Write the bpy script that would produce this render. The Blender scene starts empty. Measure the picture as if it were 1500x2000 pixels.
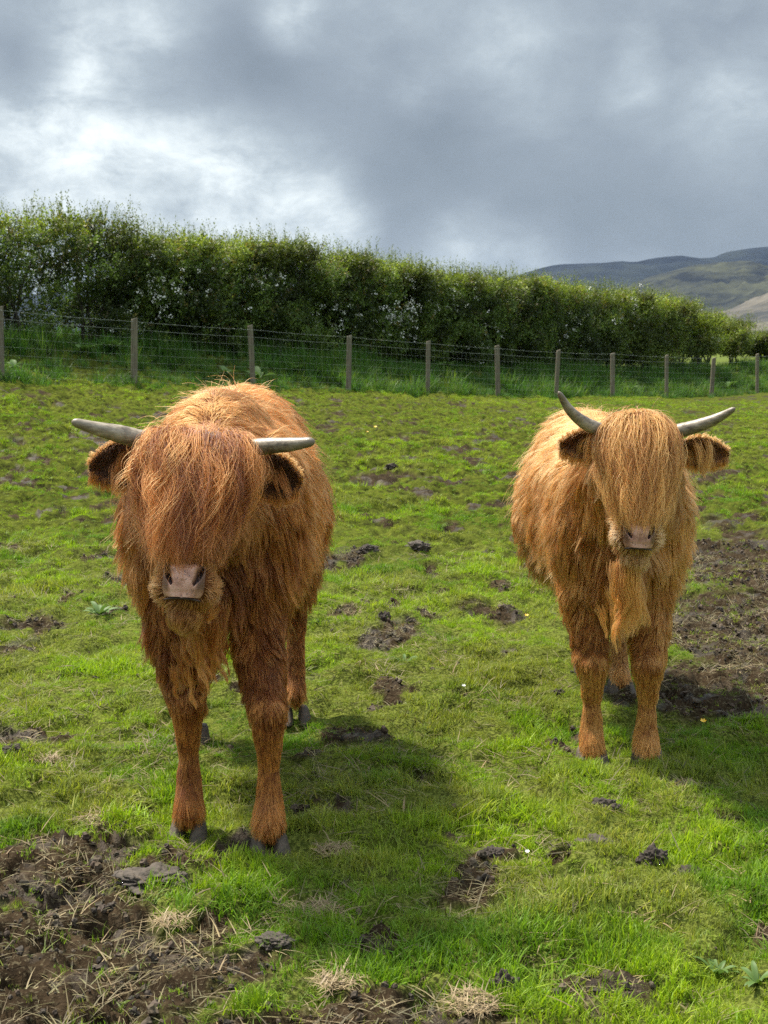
import bpy, bmesh, math, random
import numpy as np
from mathutils import Vector, Matrix
from math import radians as R, sin, cos, pi

random.seed(7)
rng = np.random.default_rng(11)
scene = bpy.context.scene

# ------------------------------------------------------------------ camera
CAM_H, F, PITCH = 1.4, 2800.0, R(7.02)
cam = bpy.data.cameras.new('camera')
camo = bpy.data.objects.new('camera', cam)
scene.collection.objects.link(camo)
cam.sensor_fit = 'VERTICAL'
cam.sensor_height = 24
cam.lens = 24 * F / 2000
cam.clip_start, cam.clip_end = .1, 30000
camo.location = (0, 0, CAM_H)
camo.rotation_euler = (pi / 2 - PITCH, 0, 0)
scene.camera = camo
cam.dof.use_dof = True
cam.dof.focus_distance = 4.1
cam.dof.aperture_fstop = 9.0

# ------------------------------------------------------------------ sun, sky, exposure
SUN = Vector((-.46, .38, 1.0)).normalized()          # towards the sun
sun = bpy.data.lights.new('sun', 'SUN')
sun.energy = 4.0
sun.angle = R(5.0)
sun.color = (1, .93, .82)
suno = bpy.data.objects.new('sun', sun)
suno.rotation_euler = SUN.to_track_quat('Z', 'Y').to_euler()
suno.location = (-6, 8, 12)
scene.collection.objects.link(suno)
scene.view_settings.view_transform = 'Standard'
scene.view_settings.look = 'None'
scene.view_settings.exposure = 1.2
scene.view_settings.gamma = 1.0
scene.view_settings.use_curve_mapping = False
scene.cycles.use_denoising = False
scene.cycles.max_bounces = 8
scene.cycles.diffuse_bounces = 3
scene.cycles.glossy_bounces = 2
scene.cycles.transmission_bounces = 4
scene.cycles.transparent_max_bounces = 8
scene.cycles.use_adaptive_sampling = True
scene.cycles.adaptive_threshold = .006
scene.cycles.caustics_reflective = False
scene.cycles.caustics_refractive = False


def at(px, py, Y):
    """the point where a line of sight of the photograph (1500 x 2000) crosses the upright plane y = Y"""
    a, b = (px - 750) / F, (1000 - py) / F
    d = Vector((a, cos(PITCH) + b * sin(PITCH), -sin(PITCH) + b * cos(PITCH)))
    return Vector((0, 0, CAM_H)) + d * (Y / d.y)


def direction(px, py):
    return (at(px, py, 10) - Vector((0, 0, CAM_H))).normalized()


class NT:
    """small helper for node trees"""
    def __init__(s, tree):
        s.t = tree
        s.n = tree.nodes
        s.l = tree.links

    def __call__(s, typ, ins=None, **kw):
        nd = s.n.new(typ)
        for k, v in kw.items():
            setattr(nd, k, v)
        for k, v in (ins or {}).items():
            sock = nd.inputs[k]
            if isinstance(v, bpy.types.NodeSocket):
                s.l.new(v, sock)
            else:
                sock.default_value = v
        return nd

    def math(s, op, a, b=None, c=None, clamp=False):
        ins = {0: a}
        if b is not None:
            ins[1] = b
        if c is not None:
            ins[2] = c
        return s('ShaderNodeMath', ins, operation=op, use_clamp=clamp).outputs[0]

    def ramp(s, fac, stops, interp='LINEAR'):
        nd = s('ShaderNodeValToRGB', {0: fac})
        r = nd.color_ramp
        r.interpolation = interp
        while len(r.elements) < len(stops):
            r.elements.new(.5)
        for e, (p, c) in zip(r.elements, stops):
            e.position = p
            e.color = c if len(c) == 4 else (*c, 1)
        return nd.outputs[0]

    def mix(s, fac, a, b, blend='MIX'):
        nd = s('ShaderNodeMix', data_type='RGBA', blend_type=blend)
        for k, v in ((0, fac), (6, a), (7, b)):
            if isinstance(v, bpy.types.NodeSocket):
                s.l.new(v, nd.inputs[k])
            else:
                nd.inputs[k].default_value = v if k == 0 or len(v) == 4 else (*v, 1)
        return nd.outputs[2]

    def smooth(s, v, a, b, lo=0., hi=1.):
        nd = s('ShaderNodeMapRange', {0: v, 1: a, 2: b, 3: lo, 4: hi}, interpolation_type='SMOOTHSTEP')
        return nd.outputs[0]


# world: a Nishita sky behind a broken deck of cloud
world = bpy.data.worlds.new('World')
scene.world = world
world.use_nodes = True
W = NT(world.node_tree)
W.n.clear()
sky = W('ShaderNodeTexSky', sky_type='NISHITA', sun_disc=False)
sky.sun_elevation = math.asin(SUN.z)
sky.sun_rotation = math.atan2(SUN.x, SUN.y)
sky.altitude = 100
tc = W('ShaderNodeTexCoord').outputs['Generated']
mp = W('ShaderNodeMapping', {0: tc, 3: (1, 1, 1.9)}).outputs[0]
warp = W('ShaderNodeTexNoise', {'Vector': mp, 'Scale': 5.0, 'Detail': 5.0, 'Roughness': .55}).outputs['Color']
wsub = W('ShaderNodeVectorMath', {0: warp, 1: (.5, .5, .5)}, operation='SUBTRACT').outputs[0]
wsc = W('ShaderNodeVectorMath', {0: wsub, 'Scale': .055}, operation='SCALE').outputs[0]
wdir = W('ShaderNodeVectorMath', {0: tc, 1: wsc}, operation='ADD').outputs[0]
wdirn = W('ShaderNodeVectorMath', {0: wdir}, operation='NORMALIZE').outputs[0]
wmp = W('ShaderNodeMapping', {0: wdirn, 3: (1, 1, 1.7)}).outputs[0]
n1 = W('ShaderNodeTexNoise', {'Vector': wmp, 'Scale': 6.0, 'Detail': 8.0, 'Roughness': .55}).outputs[0]
n2 = W('ShaderNodeTexNoise', {'Vector': wmp, 'Scale': 17.0, 'Detail': 10.0, 'Roughness': .66, 'Distortion': .1}).outputs[0]
val = W.math('MULTIPLY_ADD', n1, .34, .13)
# where the deck is thin (bright) and where it is thick (dark): broad openings in the cloud
for px, py, rad, amp in ((250, 300, .075, .24), (60, 270, .05, .15), (480, 360, .05, .22), (640, 430, .035, .24), (170, 85, .045, .13), (560, 40, .022, .20), (330, 70, .03, .10),
                         (920, 500, .04, .15), (1060, 518, .03, .13), (1250, 505, .03, .08), (700, 460, .02, .06), (1450, 240, .05, .05), (1000, 130, .04, .09), (1220, 190, .02, .09), (1240, 98, .015, .10), (820, 175, .02, .09), (1380, 220, .04, .06),
                         (250, 148, .05, -.13), (40, 120, .03, -.16), (480, 130, .06, -.12), (1000, 400, .14, -.10), (1350, 430, .08, -.08), (330, 375, .018, -.08),
                         (780, 330, .05, -.05)):
    dd = direction(px, py)
    dist = W('ShaderNodeVectorMath', {0: wdirn, 1: tuple(dd)}, operation='DISTANCE').outputs['Value']
    m = W.smooth(dist, 0.0, rad * 1.5, 1., 0.)
    wisp = W.math('MULTIPLY_ADD', n2, 1.2, .4)
    m = W.math('MULTIPLY', m, wisp)
    val = W.math('MULTIPLY_ADD', m, amp, val)
det = W.math('SUBTRACT', n2, .5)
val = W.math('MULTIPLY_ADD', det, W.smooth(val, .2, .55, .16, .60), val)
val = W.math('MULTIPLY_ADD', W.math('SUBTRACT', val, .34), 1.22, .34)
cc = W.ramp(val, [(.04, (.094, .113, .133)), (.20, (.143, .167, .192)), (.34, (.207, .238, .262)), (.48, (.30, .335, .353)), (.76, (.50, .535, .535))])
skyb = W('ShaderNodeBackground', {0: sky.outputs[0], 1: .05})
# sky above the view brightened for fill light, as overcast is brighter overhead
zen_fill = W.smooth(W('ShaderNodeSeparateXYZ', {0: tc}).outputs[2], .22, .85, 1., 3.6)
cl = W('ShaderNodeBackground', {0: cc, 1: zen_fill})
thin = W.smooth(val, .1, .0, 1., .9)
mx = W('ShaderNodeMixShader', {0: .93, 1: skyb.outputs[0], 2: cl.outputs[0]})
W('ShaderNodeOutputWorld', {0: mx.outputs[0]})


# ------------------------------------------------------------------ helpers
def tag(o, label=None, cat=None, group=None, kind=None):
    if label: o['label'] = label
    if cat: o['category'] = cat
    if group: o['group'] = group
    if kind: o['kind'] = kind
    return o


def mesh_obj(name, verts, faces, mat=None, parent=None, smooth=True):
    me = bpy.data.meshes.new(name)
    if isinstance(verts, np.ndarray): verts = verts.tolist()
    me.from_pydata(verts, [], faces if isinstance(faces, list) else faces.tolist())
    me.update()
    if smooth:
        me.polygons.foreach_set('use_smooth', [True] * len(me.polygons))
    if mat: me.materials.append(mat)
    return link(name, me, parent)


def link(name, data, parent=None):
    o = bpy.data.objects.new(name, data)
    scene.collection.objects.link(o)
    if parent: o.parent = parent
    return o


def empty(name, loc=(0, 0, 0), rz=0):
    o = link(name, None)
    o.location = loc
    o.rotation_euler = (0, 0, rz)
    return o


def material(name):
    m = bpy.data.materials.new(name)
    m.use_nodes = True
    m.node_tree.nodes.clear()
    return m, NT(m.node_tree)


def _h(ix, iy, iz, seed):
    h = (ix * 374761393 + iy * 668265263 + iz * 2147483647 + seed * 1274126177) & 0xffffffff
    h = ((h ^ (h >> 13)) * 1274126177) & 0xffffffff
    h = ((h ^ (h >> 16)) * 2246822519) & 0xffffffff
    return ((h ^ (h >> 15)) & 0xffffff) / 16777215.0


def vn2(x, y, seed=0):
    xi, yi = np.floor(x).astype(np.int64), np.floor(y).astype(np.int64)
    fx, fy = x - xi, y - yi
    fx, fy = fx * fx * (3 - 2 * fx), fy * fy * (3 - 2 * fy)
    a, b, c, d = _h(xi, yi, 0, seed), _h(xi + 1, yi, 0, seed), _h(xi, yi + 1, 0, seed), _h(xi + 1, yi + 1, 0, seed)
    return (a * (1 - fx) + b * fx) * (1 - fy) + (c * (1 - fx) + d * fx) * fy


def fbm2(x, y, oct=4, seed=0, rough=.5):
    s = np.zeros_like(x)
    a, t = 1., 0.
    for k in range(oct):
        c, sn = cos(k * 1.3), sin(k * 1.3)
        s += a * vn2((x * c - y * sn) * 2.03 ** k + 31 * k, (x * sn + y * c) * 2.03 ** k + 17 * k, seed + k)
        t += a
        a *= rough
    return s / t


def sstep(a, b, x):
    t = np.clip((x - a) / (b - a), 0, 1)
    return t * t * (3 - 2 * t)


# ------------------------------------------------------------------ the lie of the land
FX0, FD0, FDX, FDD = -5.4, 20.3, 1.55, 1.86           # fence: first post and step from post to post
FG = np.array([.77, .63, .52, .40, .27, .15, .045, -.01, -.11, -.16, -.14])


def fence_index(x):
    return (x - FX0) / FDX


def yfence(x):
    return np.maximum(FD0 + FDD * fence_index(x), 9.)


def base_z(x, y):
    i = fence_index(x)
    g = np.interp(i, np.arange(-3, 14), np.concatenate([[.98, .93, .86], FG, [-.12, -.1, -.1]]))
    yf = yfence(x)
    t = np.clip((y - 5.2) / (yf - 5.2), 0, 1.0)
    z = g * t ** 1.15
    n = (y - yf) * FDX / 2.42
    z = z + .5 * sstep(.1, 2.3, n) * (1 - .8 * sstep(9, 60, n))
    z = z * (1 - sstep(60, 300, n))
    return z, n


# bare ground: centre and half size in the photograph
MUD = [(130, 1690, 200, 75, 1.), (60, 1850, 260, 110, 1.05), (230, 1930, 330, 95, .8), (760, 1985, 330, 50, .95), (430, 2000, 200, 45, .8),
       (1490, 1120, 150, 66, 1.0), (1480, 1230, 180, 92, 1.05), (1440, 1330, 165, 64, 1.0), (30, 1240, 90, 50, .8), (1390, 1075, 60, 25, .7),
       (760, 1240, 70, 28, .75), (970, 1192, 60, 18, .8), (1215, 1350, 40, 22, .75), (950, 1665, 60, 24, .85), (1330, 1530, 70, 14, .7), (1170, 1655, 50, 18, .5),
       (800, 1510, 60, 22, .6), (480, 1870, 60, 30, .6), (320, 1630, 60, 20, .7), (1170, 1915, 120, 40, .75), (860, 1930, 80, 30, .6),
       (690, 1075, 50, 14, .65), (0, 1390, 50, 26, .6), (660, 1560, 50, 22, .55), (1490, 1060, 60, 40, .9)]
_blobs = []


def _ground_hit(px, py):
    Y = 4.
    for _ in range(60):
        p = at(px, py, Y)
        z = float(base_z(np.array([p.x]), np.array([p.y]))[0][0])
        Y *= 1 + .5 * (p.z - z) / CAM_H if p.z - z > -1 else .9
    return at(px, py, Y)


for px, py, hx, hy, s in MUD:
    c = _ground_hit(px, py)
    _blobs.append((c.x, c.y, hx / F * c.y * 1.03, c.y ** 2 / (CAM_H * F) * hy * 1.0, s))


def mud_mask(x, y):
    v = np.zeros_like(x)
    for cx, cy, rx, ry, s in _blobs:
        d = np.sqrt(((x - cx) / rx) ** 2 + ((y - cy) / ry) ** 2)
        v = np.maximum(v, s * np.clip(1.35 - .75 * d, 0, 1))
    n = fbm2(x * 4.5, y * 4.5, 4, 3, .6)
    n2 = fbm2(x * 1.3, y * 1.0, 3, 9)
    v = v + (n - .5) * 1.1 + (n2 - .5) * .5
    sp = fbm2(x * 4.2 + 40, y * 3.4, 3, 120, .55)
    v = np.maximum(v, 1.1 * sstep(.65, .74, sp + .06 * sstep(6, 11, y)))
    v = v * (1 - .8 * sstep(-1.2, -.1, base_z(x, y)[1]))
    return sstep(.42, .72, v)


def relief(x, y, mud):
    near = 1 - sstep(26, 45, y)
    big = (fbm2(x * 1.6, y * 1.6, 3, 21) - .5) * .07
    pits = fbm2(x * 6.5, y * 5.5, 3, 5, .55)
    g = (-.035 * sstep(.55, .36, pits) + .02 * sstep(.55, .75, pits)) * (1 + .8 * sstep(7, 14, y))
    l1 = fbm2(x * 9, y * 9, 4, 41, .62)
    l2 = 1 - np.abs(fbm2(x * 17 + 5, y * 17, 3, 47, .6) - .5) * 2.6
    l3 = fbm2(x * 45, y * 45, 2, 53, .6)
    m = (l1 - .5) * .09 + np.abs(fbm2(x * 26 + 3, y * 26, 3, 58, .65) - .5) * .045 - .03 * sstep(.48, .34, l1) + (l2 - .6) * .02 + (l3 - .5) * .015 - .02
    return near * (big + g * (1 - mud) + m * mud)


def ground_z(x, y):
    x, y = np.asarray(x, float), np.asarray(y, float)
    b, n = base_z(x, y)
    return b + relief(x, y, mud_mask(x, y))


def gz(x, y):
    return float(ground_z(np.array([x]), np.array([y]))[0])


def ground_at(px, py):
    p = _ground_hit(px, py)
    p.z = gz(p.x, p.y)
    return p


# ------------------------------------------------------------------ ground sheet
def build_ground():
    rows = list(np.linspace(-30, 1.9, 9)) + list(np.exp(np.arange(math.log(2.0), math.log(26), .0042)))
    rows += list(np.exp(np.arange(math.log(26.2), math.log(60), .012))) + list(np.exp(np.arange(math.log(61), math.log(8000), .15)))
    s = np.arange(-.34, .3401, .00262)
    side = .34 + np.cumsum(np.geomspace(.006, 1.2, 30))
    s = np.concatenate([-side[::-1], s, side])
    y = np.repeat(np.array(rows)[:, None], len(s), 1)
    x = np.clip(s[None, :] * np.maximum(y, 2.6), -8500, 8500)
    edge = np.abs(x) >= 8500
    x = np.where(edge, np.sign(x) * (8500 - 40 + (np.abs(s[None, :]) - .34) * 6), x)
    xf, yf = x.ravel(), y.ravel()
    mud = mud_mask(xf, yf)
    b, n = base_z(xf, yf)
    z = b + relief(xf, yf, mud)
    nr, nc = y.shape
    i = np.arange(nr * nc).reshape(nr, nc)
    q = np.stack([i[:-1, :-1], i[:-1, 1:], i[1:, 1:], i[1:, :-1]], -1).reshape(-1, 4)
    me = bpy.data.meshes.new('ground')
    v = np.stack([xf, yf, z], 1)
    me.vertices.add(len(v)); me.vertices.foreach_set('co', v.ravel())
    me.loops.add(q.size); me.loops.foreach_set('vertex_index', q.ravel())
    me.polygons.add(len(q)); me.polygons.foreach_set('loop_start', np.arange(0, q.size, 4))
    me.polygons.foreach_set('use_smooth', np.ones(len(q), bool))
    me.update()
    at_ = me.attributes.new('mud', 'FLOAT', 'POINT'); at_.data.foreach_set('value', mud)
    m, N = material('soil_and_turf')
    pos = N('ShaderNodeNewGeometry').outputs['Position']
    md = N('ShaderNodeAttribute', attribute_name='mud').outputs['Fac']
    a = N('ShaderNodeTexNoise', {'Vector': pos, 'Scale': 14., 'Detail': 8., 'Roughness': .65}).outputs[0]
    c = N('ShaderNodeTexNoise', {'Vector': pos, 'Scale': 90., 'Detail': 4., 'Roughness': .6}).outputs[0]
    w = N('ShaderNodeTexNoise', {'Vector': pos, 'Scale': 2.2, 'Detail': 3.}).outputs[0]
    soil = N.ramp(a, [(.3, (.012, .008, .0045)), (.5, (.030, .020, .011)), (.66, (.054, .037, .021)), (.8, (.09, .066, .042))])
    soil = N.mix(N.math('MULTIPLY', N.smooth(c, .55, .64), .35), soil, (.17, .145, .085))
    turf = N.mix(N.smooth(c, .45, .6), N.ramp(a, [(.3, (.020, .020, .008)), (.5, (.050, .062, .012)), (.7, (.095, .11, .02))]), (.13, .15, .03))
    far = N.ramp(w, [(.3, (.07, .10, .022)), (.7, (.12, .14, .04))])
    mid = N.ramp(a, [(.36, (.020, .018, .008)), (.47, (.050, .060, .011)), (.72, (.11, .125, .018))])
    sep = N('ShaderNodeSeparateXYZ', {0: pos}).outputs[1]
    turf = N.mix(N.smooth(sep, 5.5, 12.), turf, mid)
    turf = N.mix(N.smooth(sep, 30., 60.), turf, far)
    col = N.mix(md, turf, soil)
    bump = N('ShaderNodeBump', {'Strength': .9, 'Distance': .02, 'Height': N.math('MULTIPLY_ADD', c, .4, a)}).outputs[0]
    wet = N.smooth(N('ShaderNodeTexNoise', {'Vector': pos, 'Scale': 5., 'Detail': 2.}).outputs[0], .5, .62, .85, .5)
    bs = N('ShaderNodeBsdfPrincipled', {'Base Color': col, 'Roughness': wet, 'Normal': bump, 'Specular IOR Level': N.math('MULTIPLY', md, N.smooth(wet, .5, .8, .14, .03))})
    N('ShaderNodeOutputMaterial', {0: bs.outputs[0]})
    me.materials.append(m)
    tag(link('ground', me), kind='structure')


build_ground()


# ------------------------------------------------------------------ hills
def hill(name, D, prof, depth, seed, mat, rough=1.):
    """a ridge whose crest passes through the profile, with slopes before and behind it"""
    xs = np.array([p[0] for p in prof], float)
    ys = np.array([p[1] for p in prof], float)
    nx, ny = 260, 60
    u = np.linspace(xs[0], xs[-1], nx)
    crest = np.interp(u, xs, ys)
    k = np.array([1, 2, 1.]); k /= k.sum()
    cz = np.convolve(np.pad(crest, 1, 'edge'), k, 'valid') + (fbm2(u / 24., u * 0 + seed, 3, seed + 3) - .5) * 5
    V = []
    t = np.linspace(-1, 1, ny)
    X = (u - 750) / F * D
    Z = CAM_H + (655 - cz) / F * D
    P = np.zeros((ny, nx, 3))
    for j, tt in enumerate(t):
        fall = np.cos(abs(tt) * pi / 2) ** 1.15
        yy = D + tt * depth
        n = fbm2(X / D * 22 + seed, np.full(nx, yy / D * 22), 6, seed, .52) - .5
        rid = np.abs(fbm2(X / D * 40 + seed, np.full(nx, yy / D * 40), 5, seed + 9, .55) - .5)
        P[j, :, 0] = X
        P[j, :, 1] = yy
        P[j, :, 2] = np.maximum(Z * fall + (n * .25 - rid * .55) * rough * Z * min(1, abs(tt) * 5), -5)
    P[0, :, 2] = P[-1, :, 2] = -10
    i = np.arange(ny * nx).reshape(ny, nx)
    q = np.stack([i[:-1, :-1], i[:-1, 1:], i[1:, 1:], i[1:, :-1]], -1).reshape(-1, 4)
    o = mesh_obj(name, P.reshape(-1, 3), q, mat)
    return tag(o, kind='structure')


def hill_mat(name, c1, c2, c3, sc):
    m, N = material(name)
    pos = N('ShaderNodeNewGeometry').outputs['Position']
    mpp = N('ShaderNodeMapping', {0: pos, 3: (1, 1, 2.5)}).outputs[0]
    a = N('ShaderNodeTexNoise', {'Vector': mpp, 'Scale': sc, 'Detail': 8., 'Roughness': .6, 'Distortion': .8}).outputs[0]
    b = N('ShaderNodeTexNoise', {'Vector': mpp, 'Scale': sc * 6, 'Detail': 5., 'Roughness': .6}).outputs[0]
    f = N.math('MULTIPLY_ADD', N.math('SUBTRACT', b, .5), .5, a)
    col = N.ramp(f, [(.36, c1), (.5, c2), (.64, c3)])
    bs = N('ShaderNodeBsdfPrincipled', {'Base Color': col, 'Roughness': .95, 'Specular IOR Level': .1,
           'Normal': N('ShaderNodeBump', {'Strength': .6, 'Distance': 6., 'Height': a}).outputs[0]})
    N('ShaderNodeOutputMaterial', {0: bs.outputs[0]})
    return m


hill('far_hills', 6000, [(-1800, 600), (-900, 575), (-200, 590), (400, 560), (820, 575), (1030, 535), (1060, 524), (1092, 516), (1115, 519), (1150, 520), (1180, 514), (1215, 516), (1248, 516),
     (1270, 506), (1300, 502), (1340, 506), (1375, 508), (1400, 499), (1440, 489), (1475, 485), (1520, 485), (1700, 500), (2100, 560), (2800, 610), (3400, 640)], 1500, 3,
     hill_mat('heather_shaded', (.007, .011, .018), (.012, .017, .024), (.020, .026, .028), .002), .4)  # heather tone with cloud shade put into the colour
hill('near_hill', 3200, [(1010, 640), (1120, 606), (1170, 585), (1230, 556), (1290, 535), (1340, 522), (1400, 515), (1440, 513), (1465, 522), (1500, 542), (1560, 570), (1700, 600), (2000, 630), (2300, 650)], 1000, 8,
     hill_mat('fell_grass', (.010, .014, .020), (.030, .034, .030), (.052, .056, .038), .005), 1.)
hill('low_hill', 1900, [(1280, 655), (1360, 628), (1400, 612), (1450, 598), (1500, 570), (1600, 560), (1900, 590), (2200, 640)], 450, 13,
     hill_mat('bracken', (.04, .042, .042), (.09, .082, .068), (.14, .125, .10), .006), .8)


# ------------------------------------------------------------------ scattering
def scatter(name, P, rot, scl, idx, tint, coll, parent=None):
    me = bpy.data.meshes.new(name)
    n = len(P)
    me.vertices.add(n)
    me.vertices.foreach_set('co', np.asarray(P, np.float32).ravel())
    a = me.attributes.new('rot', 'FLOAT_VECTOR', 'POINT'); a.data.foreach_set('vector', np.asarray(rot, np.float32).ravel())
    a = me.attributes.new('scl', 'FLOAT_VECTOR', 'POINT'); a.data.foreach_set('vector', np.asarray(scl, np.float32).ravel())
    a = me.attributes.new('pick', 'INT', 'POINT'); a.data.foreach_set('value', np.asarray(idx, np.int32))
    a = me.attributes.new('tint', 'FLOAT_COLOR', 'POINT')
    t = np.ones((n, 4), np.float32); t[:, :3] = tint
    a.data.foreach_set('color', t.ravel())
    o = link(name, me, parent)
    g = bpy.data.node_groups.new(name, 'GeometryNodeTree')
    g.interface.new_socket('Geometry', in_out='INPUT', socket_type='NodeSocketGeometry')
    g.interface.new_socket('Geometry', in_out='OUTPUT', socket_type='NodeSocketGeometry')
    N = NT(g)
    gi, go = N('NodeGroupInput'), N('NodeGroupOutput')
    ci = N('GeometryNodeCollectionInfo', {0: coll, 1: True, 2: True})
    def attr(nm, ty):
        nd = N('GeometryNodeInputNamedAttribute', data_type=ty)
        nd.inputs[0].default_value = nm
        return nd.outputs[0]
    iop = N('GeometryNodeInstanceOnPoints')
    N.l.new(gi.outputs[0], iop.inputs['Points'])
    N.l.new(ci.outputs[0], iop.inputs['Instance'])
    iop.inputs['Pick Instance'].default_value = True
    N.l.new(attr('pick', 'INT'), iop.inputs['Instance Index'])
    N.l.new(attr('rot', 'FLOAT_VECTOR'), iop.inputs['Rotation'])
    N.l.new(attr('scl', 'FLOAT_VECTOR'), iop.inputs['Scale'])
    N.l.new(iop.outputs[0], go.inputs[0])
    md = o.modifiers.new('scatter', 'NODES')
    md.node_group = g
    return o


def source(name, meshes):
    c = bpy.data.collections.new(name)
    for k, me in enumerate(meshes):
        o = bpy.data.objects.new('%s_%02d' % (name, k), me)
        c.objects.link(o)
    return c


def leaf_mat(name, rough=.55, trans=.35, extra=(1, 1, 1), spec=.4):
    m, N = material(name)
    t = N('ShaderNodeAttribute', attribute_name='tint', attribute_type='INSTANCER').outputs['Color']
    v = N('ShaderNodeAttribute', attribute_name='blade', attribute_type='GEOMETRY').outputs['Fac']
    t = N.mix(1., t, N.ramp(v, [(0, (.7, .75, .6)), (.6, (1., 1., 1.)), (1, (1.4, 1.25, 1.3))]), 'MULTIPLY')
    bs = N('ShaderNodeBsdfPrincipled', {'Base Color': t, 'Roughness': rough, 'Specular IOR Level': spec})
    tr = N('ShaderNodeBsdfTranslucent', {0: N.mix(1., t, (1.25, 1.35, .6), 'MULTIPLY')})
    mx = N('ShaderNodeMixShader', {0: trans, 1: bs.outputs[0], 2: tr.outputs[0]})
    N('ShaderNodeOutputMaterial', {0: mx.outputs[0]})
    return m


def blades_mesh(name, n, spread, hmin, hmax, wid, lean, mat, seg=3, flat=0., r=None):
    """a tuft: n tapered, arching blades"""
    r = r or random
    V, Fc, C = [], [], []
    for _ in range(n):
        a, rr = r.uniform(0, 2 * pi), spread * math.sqrt(r.random())
        x, y = rr * cos(a), rr * sin(a)
        h = r.uniform(hmin, hmax)
        da = r.uniform(0, 2 * pi)
        dx, dy = cos(da), sin(da)
        ln = r.uniform(.2, 1) * lean
        w = wid * r.uniform(.7, 1.3)
        c = r.random()
        b = len(V)
        th, p = ln * .3 + flat, Vector((x, y, -.004))
        for k in range(seg + 1):
            ww = w * (1 - (k / seg) ** 1.8)
            sx, sy = -dy * ww / 2, dx * ww / 2
            if k < seg:
                V += [(p.x - sx, p.y - sy, p.z), (p.x + sx, p.y + sy, p.z)]
                C += [c, c]
            else:
                V.append(tuple(p)); C.append(c)
            th2 = min(th + ln * k / seg * .8, 1.75)
            p = p + Vector((dx * sin(th2), dy * sin(th2), cos(th2))) * (h / seg)
        for k in range(seg - 1):
            Fc.append((b + 2 * k, b + 2 * k + 1, b + 2 * k + 3, b + 2 * k + 2))
        k = seg - 1
        Fc.append((b + 2 * k, b + 2 * k + 1, b + 2 * k + 2))
    me = bpy.data.meshes.new(name)
    me.from_pydata(V, [], Fc)
    at_ = me.attributes.new('blade', 'FLOAT', 'POINT')
    at_.data.foreach_set('value', C)
    me.materials.append(mat)
    return me


grass_m = leaf_mat('grass_blade', .5, .42, spec=.22)
dry_m = leaf_mat('dry_blade', .7, .2)
tufts = source('grass_tuft', [blades_mesh('tuft', 16, .035, .022, .06, .0034, 1.5, grass_m) for _ in range(8)] +
               [blades_mesh('tuft_flat', 12, .03, .03, .075, .003, 1.6, grass_m, flat=.9) for _ in range(4)])
tall = source('tall_tuft', [blades_mesh('tall', 26, .09, .12, .34, .009, 1.5, grass_m) for _ in range(5)])
straw = source('straw_tuft', [blades_mesh('straw', 7, .045, .03, .1, .0026, 1.3, dry_m, flat=1.15) for _ in range(6)])


def crumb_mesh(k):
    bm = bmesh.new()
    bmesh.ops.create_icosphere(bm, subdivisions=2, radius=1)
    for v in bm.verts:
        v.co *= random.uniform(.62, 1.3)
    me = bpy.data.meshes.new('crumb')
    bm.to_mesh(me); bm.free()
    me.materials.append(crumb_m)
    return me


crumb_m, _n = material('crumb_soil')
_b = _n('ShaderNodeBsdfPrincipled', {'Base Color': _n('ShaderNodeAttribute', attribute_name='tint', attribute_type='INSTANCER').outputs['Color'], 'Roughness': .85})
_n('ShaderNodeOutputMaterial', {0: _b.outputs[0]})
crumbs = source('crumb', [crumb_mesh(k) for k in range(6)])


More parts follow.
